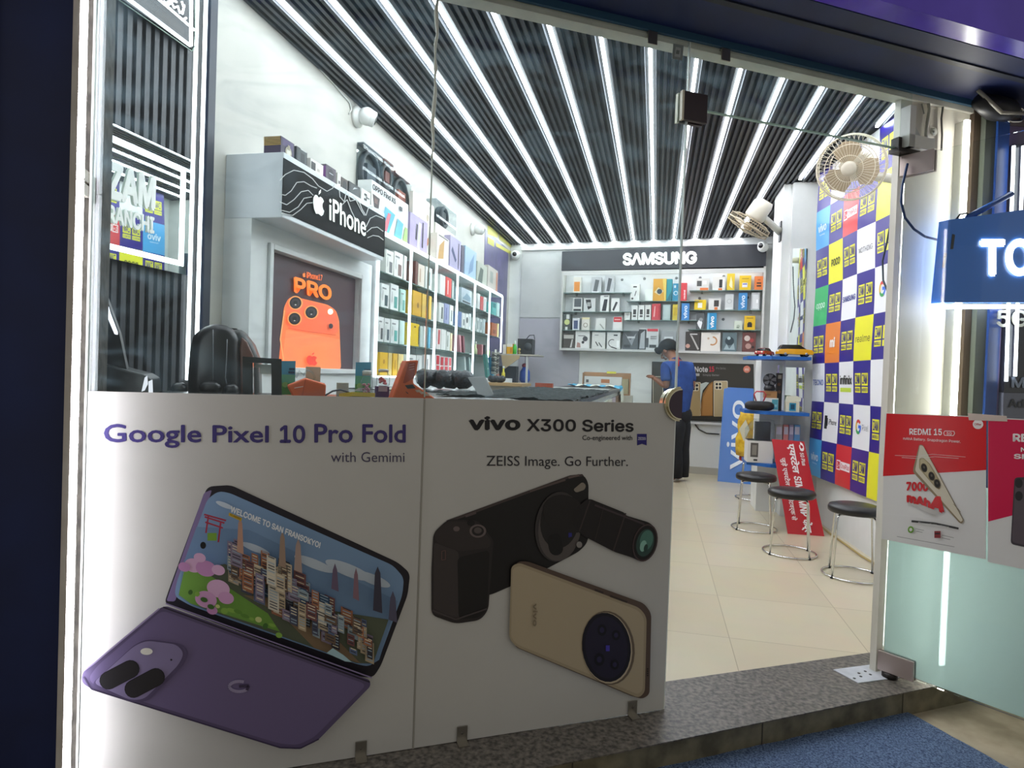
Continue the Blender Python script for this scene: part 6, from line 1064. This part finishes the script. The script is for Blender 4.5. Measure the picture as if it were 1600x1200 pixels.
q0, q1 = P_(808, 607, 5.0), P_(850, 607, 5.0); m = MB(); m.box(-.99, q1.x-.0+.02, 5.30, 5.345, CZ, CZ+.05, 'a84a2c'); tag(m.build('orange_tray'), 'low orange-brown tray edge behind the fuzzy mat', 'tray')
# bracket shelf in the far left corner
sy = 7.95; za = P_(800, 553, sy).z; xa, xb_ = P_(782, 552, sy).x, P_(841, 555, sy).x
sh = thing('bracket_shelf', 'small wooden bracket shelf in the far left corner', 'shelf', (xa, sy, za-.2))
m = MB(); m.box(WX+.006, xb_, sy, sy+.42, za-.018, za, 'b8b2a4'); m.build('board', sh)
m = MB(); m.prism([P_(783, 555, sy-.0), P_(812, 555, sy), P_(811, 560, sy), P_(786, 578, sy)], (0, .02, 0), 'b8a27c'); m.build('bracket', sh)
m = MB(); p = P_(823, 560, sy); m.box(p.x-.012, p.x+.012, sy+.02, sy+.05, 0, za-.019, 'c4c4c0'); m.build('post', sh)
def sbox(u0, v0, u1, y, d, c, ds, nm, lb, cat): 
    a, b = P_(u0, v0, y), P_(u1, v0, y); m = MB(); m.box(a.x, b.x, y, y+d, za+.001, a.z, c); decals(m, V((a.x, y, za)), V((b.x-a.x, 0, 0)), UP*(a.z-za), V((0, -1, 0)), ds); return tag(m.build(nm, fix=False), lb, cat)
sbox(786, 538, 791, sy+.02, .1, 'e6e0d0', [], 'small_box', 'cream box at the left end of the corner bracket shelf', 'box')
sbox(792, 537, 801, sy+.02, .1, 'e2a82a', [('r', .0, .7, 1, 1, 'ece6d8'), ('r', .6, .1, .95, .6, 'c87a20')], 'small_box', 'yellow and white box on the corner bracket shelf', 'box')
p = P_(804, 548, sy+.05); m = MB(); m.lathe((p.x, sy+.06, za+.001), (0, 0, 1), [(0, .026), (.09, .026), (.115, .012), (.125, .01)], '4ab848', 12); m.lathe((p.x, sy+.06, za+.126), (0, 0, 1), [(0, .014), (.03, .012), (.05, .004)], 'e0eee0', 10); tag(m.build('spray_bottle'), 'green bottle with a white nozzle on the corner bracket shelf', 'bottle')
t = thing('speaker_box', 'black speaker box on the corner bracket shelf', 'speaker', (P_(821, 540, sy+.1).x, sy+.2, za))
a, b = P_(809, 529, sy+.1), P_(832, 529, sy+.1); m = MB(); m.box(a.x, b.x, sy+.1, sy+.3, za+.001, a.z, M('24272a', .4)); m.build('body', t, bevel=.004); m = MB(); m.lathe(((a.x*.3+b.x*.7), sy+.1, (za+a.z)/2), (0, -1, 0), [(0, .05), (.008, .046)], '3a3f44', 16); m.build('cone', t)
m = MB(); m.tube([(b.x-.10, sy+.2, a.z), (b.x-.06, sy+.2, a.z+.05), (b.x-.0, sy+.2, a.z+.055), (b.x+.01, sy+.2, a.z+.0)], .006, '2a2c30', 6); m.build('wire', t)
for i in range(2): m = MB(); p = P_(811, 535+6*i, sy+.05); m.ball((p.x, sy+.075, za+.02 if i else za+.06), .02, .02, .02, '8a7a50' if i else 'b09a60', 10, 7); tag(m.build('round_tin'), ('upper' if not i else 'lower')+' small tan round tin in front of the black speaker box', 'tin', 'tan tins on the corner shelf')
p = P_(815, 592, sy); bz = .95; t = thing('hanging_bag', 'bright blue bag hanging under the corner bracket shelf', 'bag', (p.x, sy+.2, bz))
m = MB(); z1_ = P_(815, 572, sy).z; m.lathe((p.x, sy+.2, z1_-.21), (0, 0, 1), [(0, .045), (.03, .07), (.14, .065), (.2, .03)], M('1f4aa8', .5), 14); m.build('body', t); m = MB(); m.ball((p.x-.01, sy+.2, z1_+.01), .035, .03, .03, '8a3048', 12, 8); m.build('red_knot', t)
m = MB(); m.tube([(p.x, sy+.2, z1_+.02), (p.x, sy+.2, za-.018)], .004, '2a2a30', 6); m.build('strap', t)
m = MB(); b = P_(795, 576, sy+.3); m.box(WX+.03, P_(806, 576, sy+.1).x-.02, sy+.22, sy+.36, 0, P_(795, 572, sy+.2).z, '2e2c38'); tag(m.build('dark_crate'), 'dark crate of parts under the corner bracket shelf', 'crate')
# ---------------------------------------------------------------- things on the front counter
def fq(u, v, n=-.3): return fac(u, v, n)
def fprism(px, n, d, c, zmin=None):
    pts = [fq(u, v, n) for u, v in px]
    if zmin is not None: pts = [V((p.x, p.y, max(p.z, zmin))) for p in pts]
    m = MB(); m.prism(pts, N*-d, c); return m
ORG = M('e2622a', .45); cx = lambda p: (420+p[0]*.1625, 560+p[1]*.1625); L = lambda pts: [cx(p) for p in pts]
zf = CZ2+.0005
def fz(pts, n): return [fq(u, v, n) for u, v in pts]
t = thing('card_reader', 'orange card reader lying on the front counter left of the yellow envelope', 'card reader', F(-1.3, -.3, zf))
t.location = fq(473, 618, -.3); t.location.z = zf; WL[t] = V(t.location)
base = [V((p.x, p.y, zf)) for p in fz(L([(230, 365), (545, 350)]), -.24)]
m = MB(); pts = fz(L([(172, 262), (352, 192), (552, 248)]), -.24); m.prism([base[0], base[1], pts[2], pts[1], pts[0]], N*-.11, ORG); bo = m.build('body', t, bevel=.006)
m = MB(); a = Art(m, lambda u, v, h: fq(u, v, -.24+.0008+h), .0004); a.line(L([(245, 285), (330, 270)]), .9, 'f0e4da'); a.line(L([(355, 196), (320, 360)]), .6, 'a83a14'); m.build('label_stripe', bo, fix=False)
t = thing('card_reader', 'upright orange card reader on the front counter at the glass joint', 'card reader', V(fq(645, 620, -.2))); t.location.z = zf; WL[t] = V(t.location)
nn = -.17
m = MB(); top = fz(L([(1322, 22), (1440, 16), (1425, 130), (1392, 200), (1300, 245)]), nn); lo = [V((p.x, p.y, zf)) for p in fz(L([(1600, 400), (1180, 400)]), nn)]
md = fz(L([(1392, 240), (1600, 382)]), nn); m.prism([top[0], top[1], top[2], top[3], md[0], md[1], lo[0], lo[1]], N*-.09, ORG); bo = m.build('body', t, bevel=.008)
m = MB(); a = Art(m, lambda u, v, h: fq(u, v, nn+.001+h), .0004); a.poly(L([(1345, 40), (1415, 36), (1395, 190), (1310, 240), (1290, 235)]), 'b0401a')
for k in range(3): a.line(L([(1350, 62+24*k), (1400, 52+24*k)]), .8, 'd8a088')
m.build('paper_slot', bo, fix=False)
m = MB(); a = Art(m, lambda u, v, h: fq(u, v, nn+.001+h), .0004); a.poly(L([(1308, 258), (1385, 250), (1412, 288), (1335, 292)]), '2c2a2c'); m.build('screen', bo, fix=False)
m = MB(); a = Art(m, lambda u, v, h: fq(u, v, nn+.0014+h), .0004)
for k in range(3): a.poly(L([(1405+40*k, 305+18*k), (1450+40*k, 300+18*k), (1475+40*k, 322+18*k), (1425+40*k, 326+18*k)]), 'c8a894')
a.line(L([(1318, 320), (1340, 340)]), 1.2, '3a2018'); m.build('keypad', bo, fix=False)
def card(u0, v0, u1, n, lb):
    a, b = fq(u0, v0, n), fq(u1, v0, n); m = MB(); h = a.z-zf; m.obox((a.x, a.y, zf), b-a, N*-.006, UP*h, '4f9fc0'); decals(m, V((a.x, a.y, zf)), V((b.x-a.x, b.y-a.y, 0)), UP*h, N, [('r', 0, 0, 1, .35, '5aa040'), ('r', 0, .35, 1, .6, '6ab890'), ('r', .55, .74, .95, .80, '1c3a5a'), ('r', .5, .64, .95, .70, '1c3a5a'), ('c', .3, .3, .2, '9ac870')]); tag(m.build('display_card', fix=False), lb, 'card', 'blue-green cards on the front counter')
card(440, 564, 462, -.42, 'blue-green display card behind the black bracket stand'); card(556, 566, 580, -.44, 'blue-green display card behind the sweet jars')
for u, u1, v0, v1, c, lb, n in [(563, 582, 578, 612, 'd890a0', 'clear jar of pink sweets, left one of the two', -.36), (588, 609, 576, 604, 'd86a78', 'clear jar of pink sweets standing on the purple box', -.30)]:
    p0, p1 = fq(u, v1, n), fq(u1, v1, n); ctr = (p0+p1)/2; r = (p1-p0).length/2; zb_ = zf if n == -.36 else fq(598, 603, n).z; h = fq(u, v0, n).z-zb_
    t = thing('sweet_jar', lb, 'jar', (ctr.x, ctr.y, zb_), 'sweet jars on the front counter')
    m = MB(); m.lathe((ctr.x, ctr.y, zb_+.0005), UP, [(0, r*.9), (h*.08, r), (h*.6, r), (h*.75, r*.7), (h*.8, r*.7)], PLASTIC, 18); m.build('jar', t)
    m = MB(); m.lathe((ctr.x, ctr.y, zb_+h*.805), UP, [(0, r*.78), (h*.16, r*.78), (h*.19, r*.5)], M('c8ccc8', .25), 18); m.build('lid', t)
    m = MB()
    for k in range(16): q = random.uniform(0, 6.28); rr = r*.62*math.sqrt(random.random()); m.ball((ctr.x+rr*math.cos(q), ctr.y+rr*math.sin(q), zb_+h*(.12+.36*random.random())), r*.22, r*.22, r*.2, c, 8, 6)
    sw = m.build('sweets', t); sw['kind'] = 'stuff'
p0, p1 = fq(588, 615, -.30), fq(608, 615, -.30); m = MB(); m.obox((p0.x, p0.y, zf), V((p1.x-p0.x, p1.y-p0.y, 0)), N*-.05, UP*(fq(598, 603.5, -.3).z-zf-.001), '4a2a6a'); decals(m, V((p0.x, p0.y, zf)), V((p1.x-p0.x, p1.y-p0.y, 0)), UP*.06, N, [('r', .15, .4, .85, .75, 'b8b0c8')]); tag(m.build('small_box', fix=False), 'purple box under a jar of sweets on the front counter', 'box')
m = MB(); pts = [fq(u, v, n) for u, v, n in [(530, 612, -.24), (572, 610, -.28), (586, 620, -.20), (550, 621, -.17)]]; pts = [V((p.x, p.y, zf+.002+.003*i)) for i, p in enumerate(pts)]; m.prism(pts, UP*.014, 'e8c440'); m.poly([p+UP*.0146 for p in pts[:2]]+[(pts[0]+pts[2])/2+UP*.0146], 'f0d878'); tag(m.build('envelope', fix=False), 'yellow envelope lying on the front counter', 'envelope')
m = MB(); pts = [fq(u, v, -.38) for u, v in [(552, 614), (574, 606), (578, 612), (560, 620)]]; m.prism([V((p.x, p.y, zf+.02+.01*(i % 2))) for i, p in enumerate(pts)], UP*.002, 'dcdcd4'); tag(m.build('paper_slip'), 'white paper slip behind the yellow envelope', 'paper')
m = MB(); a, b = fq(527, 598, -.42), fq(545, 598, -.42); m.obox((a.x, a.y, zf), V((b.x-a.x, b.y-a.y, 0)), N*-.04, UP*(a.z-zf), 'c4c0b4'); tag(m.build('small_box'), 'small cream box behind the orange card reader', 'box')
m = MB(); m.tube([fq(u, v, -.2) for u, v in [(508, 618), (520, 611), (532, 609), (545, 613), (550, 618), (540, 622), (525, 621)]], .003, '2a2028', 6); tag(m.build('charging_cable'), 'dark cable coiled by the yellow envelope', 'cable')
m = MB(); m.tube([fq(u, v, -.38) for u, v in [(462, 590), (468, 580), (474, 586), (480, 578), (488, 582), (492, 590), (486, 600)]], .004, PLASTIC, 6); a = fq(478, 578, -.40); m.obox((a.x, a.y, zf), S*.05, N*-.03, UP*(a.z+.012-zf), 'd2bca0'); tag(m.build('clear_wrapper'), 'crumpled clear wrapper behind the orange card reader', 'wrapper')
# black bracket stand
t = thing('bracket_stand', 'black glossy open frame stand beside the black chair', 'stand', V(fq(410, 612, -.25))); t.location.z = zf; WL[t] = V(t.location)
BK = M('141416', .15)
for px in ([(379, 557), (440, 561), (440, 569), (379, 566)], [(379, 566), (395, 567), (395, 625), (379, 625)], [(424, 568), (440, 569), (440, 625), (424, 625)]):
    m = fprism(px, -.25, .05, BK, zf); m.build('frame_bar', t)
m = fprism([(398, 569), (424, 570), (424, 584), (406, 584), (406, 574), (398, 574)], -.27, .01, 'b8bab6'); m.build('white_tab', t)
# black padded chair behind the counter
chp = F(-1.36, -.82, 0); t = thing('office_chair', 'black glossy padded office chair behind the front counter', 'chair', chp)
LEA = M('15151a', .3); cn = -.72
def puff(px, n, d, c, nm, bev=.05):
    pts = [fq(u, v, n) for u, v in px]; m = MB(); m.prism(pts, N*-d, c); return m.build(nm, t, bevel=bev, seg=4, smooth=True)
puff([(291, 645), (291, 590), (294, 550), (299, 526), (308, 512), (334, 505), (362, 508), (372, 530), (374, 645)], -.615, .24, LEA, 'backrest', .05)
puff([(352, 645), (352, 530), (362, 510), (378, 516), (394, 536), (404, 562), (406, 645)], -.66, .22, M('2a2a28', .35), 'back_bolster', .035)
puff([(376, 645), (374, 545), (377, 526), (386, 534), (396, 556), (398, 645)], -.652, .03, M('6a4438', .35), 'brown_insert', .008)
m = MB()
for pts in ([(333, 515), (333, 560), (333, 606)], [(355, 530), (354, 560), (352, 590), (356, 608)]): m.tube([fq(u, v, -.613) for u, v in pts], .0018, '8a8a90', 5)
m.build('stitching', t)
m = MB(); c0 = fq(345, 600, -.86); m.lathe((c0.x, c0.y, .78), UP, [(0, .22), (.04, .25), (.10, .25), (.13, .2)], LEA, 20); m.build('seat', t)
for u0, u1, vv, n in ((268, 292, 609, -.605), (312, 345, 606, -.595), (350, 372, 610, -.60)):
    m = MB(); p0, p1 = fq(u0, vv, n), fq(u1, vv, n); m.tube([p0*(1-k/6)+p1*k/6 for k in range(7)], [.014, .024, .027, .026, .027, .024, .014], LEA, 10); m.build('arm_pad', t)
m = MB(); m.lathe((c0.x, c0.y, .06), UP, [(0, .03), (.72, .03)], CHROME, 12)
m.build('gas_lift', t)
for k in range(5):
    q = 2*math.pi*k/5; m = MB(); d = V((math.cos(q), math.sin(q), 0)); b_ = V((c0.x, c0.y, 0)); m.tube([b_+UP*.1, b_+d*.22+UP*.07], [.025, .016], '1c1c1e', 8); m.ball(b_+d*.22+UP*.031, .03, .03, .03, '1c1c1e', 10, 8); m.build('caster_leg', t)
# till monitor at the far left
t = thing('till_monitor', 'dark tilted till screen at the left end of the front counter', 'monitor', F(-1.62, -.35, zf)); mn = -.30
MK = M('17191c', .3)
m = fprism([(118, 470), (137, 440), (150, 437), (163, 456), (186, 520), (197, 572), (200, 590), (186, 590), (160, 560), (118, 560)], mn, .03, MK, zf); so = m.build('screen_housing', t)
m = fprism([(149.5, 456), (156, 462), (165, 462), (173, 490), (184, 519), (184, 523), (179, 522), (168, 496), (155, 470)], mn+.001, .002, emitm('glare_emission', 'f0f0ff', 2.2)); m.build('screen_glare', so)  # reflection on the dark screen, laid on as an emissive sliver
m = fprism([(118, 555), (190, 576), (222, 584), (235, 592), (236, 640), (118, 640)], mn+.03, .16, M('202426', .4), zf); m.build('till_base', t, bevel=.006)
m = fprism([(221, 612), (226, 590), (230, 587), (231, 600), (226, 610)], mn+.032, .002, emitm('glowing_white', 'f4f4ff', 1.0), zf); m.build('paper_feed', t)  # this and the next pale strip glow by emission, neither is a lamp
m = fprism([(232, 616), (232, 596), (238, 593), (239, 616)], mn+.034, .002, emitm('glowing_white', 'f4f4ff', 1.0), zf); m.build('card_slot', t)
# ================================================================ the person at the back wall
def skin(name, V_, E_, R_, m, parent, sub=2):
    o0 = WL[parent]; me = bpy.data.meshes.new(name); me.from_pydata([V(p)-o0 for p in V_], E_, []); me.materials.append(m)
    ob = bpy.data.objects.new(name, me); C.objects.link(ob); WL[ob] = o0; ob.parent = parent
    sk = ob.modifiers.new('skin', 'SKIN'); sk.use_smooth_shade = True
    if not me.skin_vertices: me.skin_vertices.new() if hasattr(me.skin_vertices, 'new') else None
    for i, r in enumerate(R_): me.skin_vertices[0].data[i].radius = r if isinstance(r, tuple) else (r, r); me.skin_vertices[0].data[i].use_root = (i == 0)
    s = ob.modifiers.new('smooth', 'SUBSURF'); s.levels = sub; s.render_levels = sub
    return ob
ft = onz(1061, 752, 0); pe = thing('person', 'person in a blue polo shirt and black trousers bending over papers at the back wall', 'person', (ft.x, ft.y, 0))
SKN = M('8a5a42', .55); Q = lambda u, v, y: ony(u, v, y)
y0 = ft.y
hipc = Q(1061, 648, y0); belly = Q(1060, 622, y0-.01); chest = Q(1058, 585, y0+.0); neck = Q(1054, 563, y0+.05); nk2 = Q(1049.5, 556, y0+.09); head = Q(1043.5, 548, y0+.14); crown = Q(1042, 540, y0+.15)
shL, elL, wrL = Q(1040, 573, y0-.10), Q(1041.5, 605, y0-.13), Q(1024, 592, y0+.04)
shR, elR, wrR = Q(1077, 573, y0+.11), Q(1082, 606, y0+.07), Q(1071, 598, y0+.28)
hL, kL, aL = Q(1055, 656, y0-.05), Q(1055.5, 702, y0-.05), Q(1056, 745, y0-.05)
hR, kR, aR = Q(1067, 656, y0+.05), Q(1066.5, 702, y0+.06), Q(1066, 743.5, y0+.06)
fd = V((-.5, .86, 0)); 
def at0(p, z): return V((p.x, p.y, z))
aL, aR = at0(aL, .08), at0(aR, .08)
vv = [hipc, belly, chest, neck, nk2, head, crown, shL, elL, wrL, shR, elR, wrR, hL, kL, aL, hR, kR, aR, at0(aL+fd*.07, .035), at0(aL+fd*.15, .03), at0(aR+fd*.07, .035), at0(aR+fd*.15, .03)]
ee = [(0, 1), (1, 2), (2, 3), (3, 4), (4, 5), (5, 6), (2, 7), (7, 8), (8, 9), (2, 10), (10, 11), (11, 12), (0, 13), (13, 14), (14, 15), (0, 16), (16, 17), (17, 18), (15, 19), (19, 20), (18, 21), (21, 22)]
rr = [.10, .115, .14, .06, .052, .092, .075, .055, .042, .028, .055, .042, .028, .066, .052, .038, .066, .052, .038, .034, .026, .034, .026]
def hand(w, el, up):
    d = (w-el).normalized(); s_ = d.cross(up).normalized(); n_ = s_.cross(d).normalized(); b0 = len(vv); iw = vv.index(w)
    vv.append(w+d*.05); ee.append((iw, b0)); rr.append((.034, .016)); vv.append(w+d*.085); ee.append((b0, b0+1)); rr.append((.036, .014)); pi_ = b0+1
    for k, (off, ln) in enumerate(((-.028, .055), (-.009, .068), (.010, .072), (.028, .062))):
        p = w+d*.092+s_*off; i = len(vv); vv.extend([p, p+d*ln*.55-n_*.012, p+d*ln*.85-n_*.038]); ee.extend([(pi_, i), (i, i+1), (i+1, i+2)]); rr.extend([.0085, .008, .0065])
    p = w+d*.03-s_*.03; i = len(vv); vv.extend([p, p+d*.035-s_*.018-n_*.01, p+d*.062-s_*.016-n_*.022]); ee.extend([(b0, i), (i, i+1), (i+1, i+2)]); rr.extend([.010, .009, .0075])
hand(wrL, elL, UP); hand(wrR, elR, UP)
skin('body', vv, ee, rr, SKN, pe)
SH = noisy('blue_polo_cloth', '1f3c78', '2a4c90', 8, .8)
sv = [at0(hipc, hipc.z-.06), belly, chest, Q(1055, 568, y0+.03), shL, shL*.42+elL*.58, elL*.75+shL*.25, shR, shR*.42+elR*.58, elR*.75+shR*.25]
skin('shirt', sv, [(0, 1), (1, 2), (2, 3), (2, 4), (4, 5), (5, 6), (2, 7), (7, 8), (8, 9)], [(.158, .14), (.152, .135), (.160, .150), .105, .075, .064, .062, .075, .064, .062], SH, pe)
m = MB(); c0 = Q(1054.5, 565, y0+.04); m.lathe(c0, (nk2-c0), [(-.02, .078), (.012, .072), (.02, .064)], M('1a3264', .8), 16); m.build('collar', pe)
m = MB(); m.tube([Q(1057.5, 548, y0-.02), Q(1060, 562, y0-.12), Q(1060, 572, y0-.15)], .010, 'b02438', 8); m.build('red_lanyard', pe)
TR = M('15161b', .8)
m = MB()
for hp, kn, an in ((hL, kL, aL), (hR, kR, aR)):
    a_, b_, c_ = at0(hp*.6+hipc*.4, hipc.z-.02), kn, at0(an, .055)
    m.tube([a_, a_*.66+b_*.34-fd*.01, a_*.33+b_*.67, b_, b_*.5+c_*.5-fd*.012, c_], [.098, .102, .090, .078, .076, .074], TR, 18)
m.ball(at0(hipc, hipc.z+.0), .15, .13, .13, TR, 20, 12); m.build('trousers', pe)
hd = (crown-nk2).normalized(); fw = V((-.68, .46, -.66)).normalized(); rt_ = fw.cross(UP).normalized()
HAIR = noisy('black_hair', '060607', '101012', 40, .9, 4, .3)
hc = head+hd*.018-fw*.012; RH = Matrix((rt_, fw, rt_.cross(fw))).transposed()
m = MB(); vs_, fs = [], []; seg, rg = 22, 12
for i in range(rg+1):
    for k in range(seg):
        q = 2*math.pi*k/seg; t_ = math.pi*(.58+.17*max(0, -math.sin(q)))*i/rg; p = V((.100*math.sin(t_)*math.cos(q), .122*math.sin(t_)*math.sin(q), .118*math.cos(t_)))
        if p.y > .05 and p.z < .03: p.y = .05+(p.y-.05)*.2; p.z = max(p.z, .02)
        vs_.append(hc+RH @ (p*(1+.03*noise.noise(p*40))))
for i in range(rg):
    for k in range(seg): fs.append((i*seg+k, (i+1)*seg+k, (i+1)*seg+(k+1) % seg, i*seg+(k+1) % seg))
m.add(vs_, fs, HAIR, True); o = m.build('hair', pe); sd = o.modifiers.new('thick', 'SOLIDIFY'); sd.thickness = .012; sd.offset = 0
H = lambda x, y, z: head+RH @ V((x, y, z))
m = MB(); m.ball(H(-.01, .095, .075), .075, .035, .05, HAIR, 14, 10, RH); m.build('fringe', o)
for sx in (-1, 1): m = MB(); m.ball(H(.092*sx, -.01, -.015), .012, .022, .034, SKN, 10, 8, RH); m.build('ear', pe)
m = MB(); m.tube([H(0, .085, .02), H(0, .112, -.02), H(0, .092, -.035)], [.010, .017, .012], SKN, 8); m.build('nose', pe)
for sx in (-1, 1):
    m = MB(); m.ball(H(.034*sx, .080, .012), .010, .009, .006, 'd8d0c4', 10, 8, RH); m.ball(H(.034*sx, .0875, .012), .005, .003, .005, '1a120e', 8, 6, RH); m.build('eye', pe)
m = MB(); m.tube([H(-.026, .076, -.060), H(0, .088, -.062), H(.026, .076, -.060)], [.005, .008, .005], '7a4438', 8); m.build('mouth', pe)
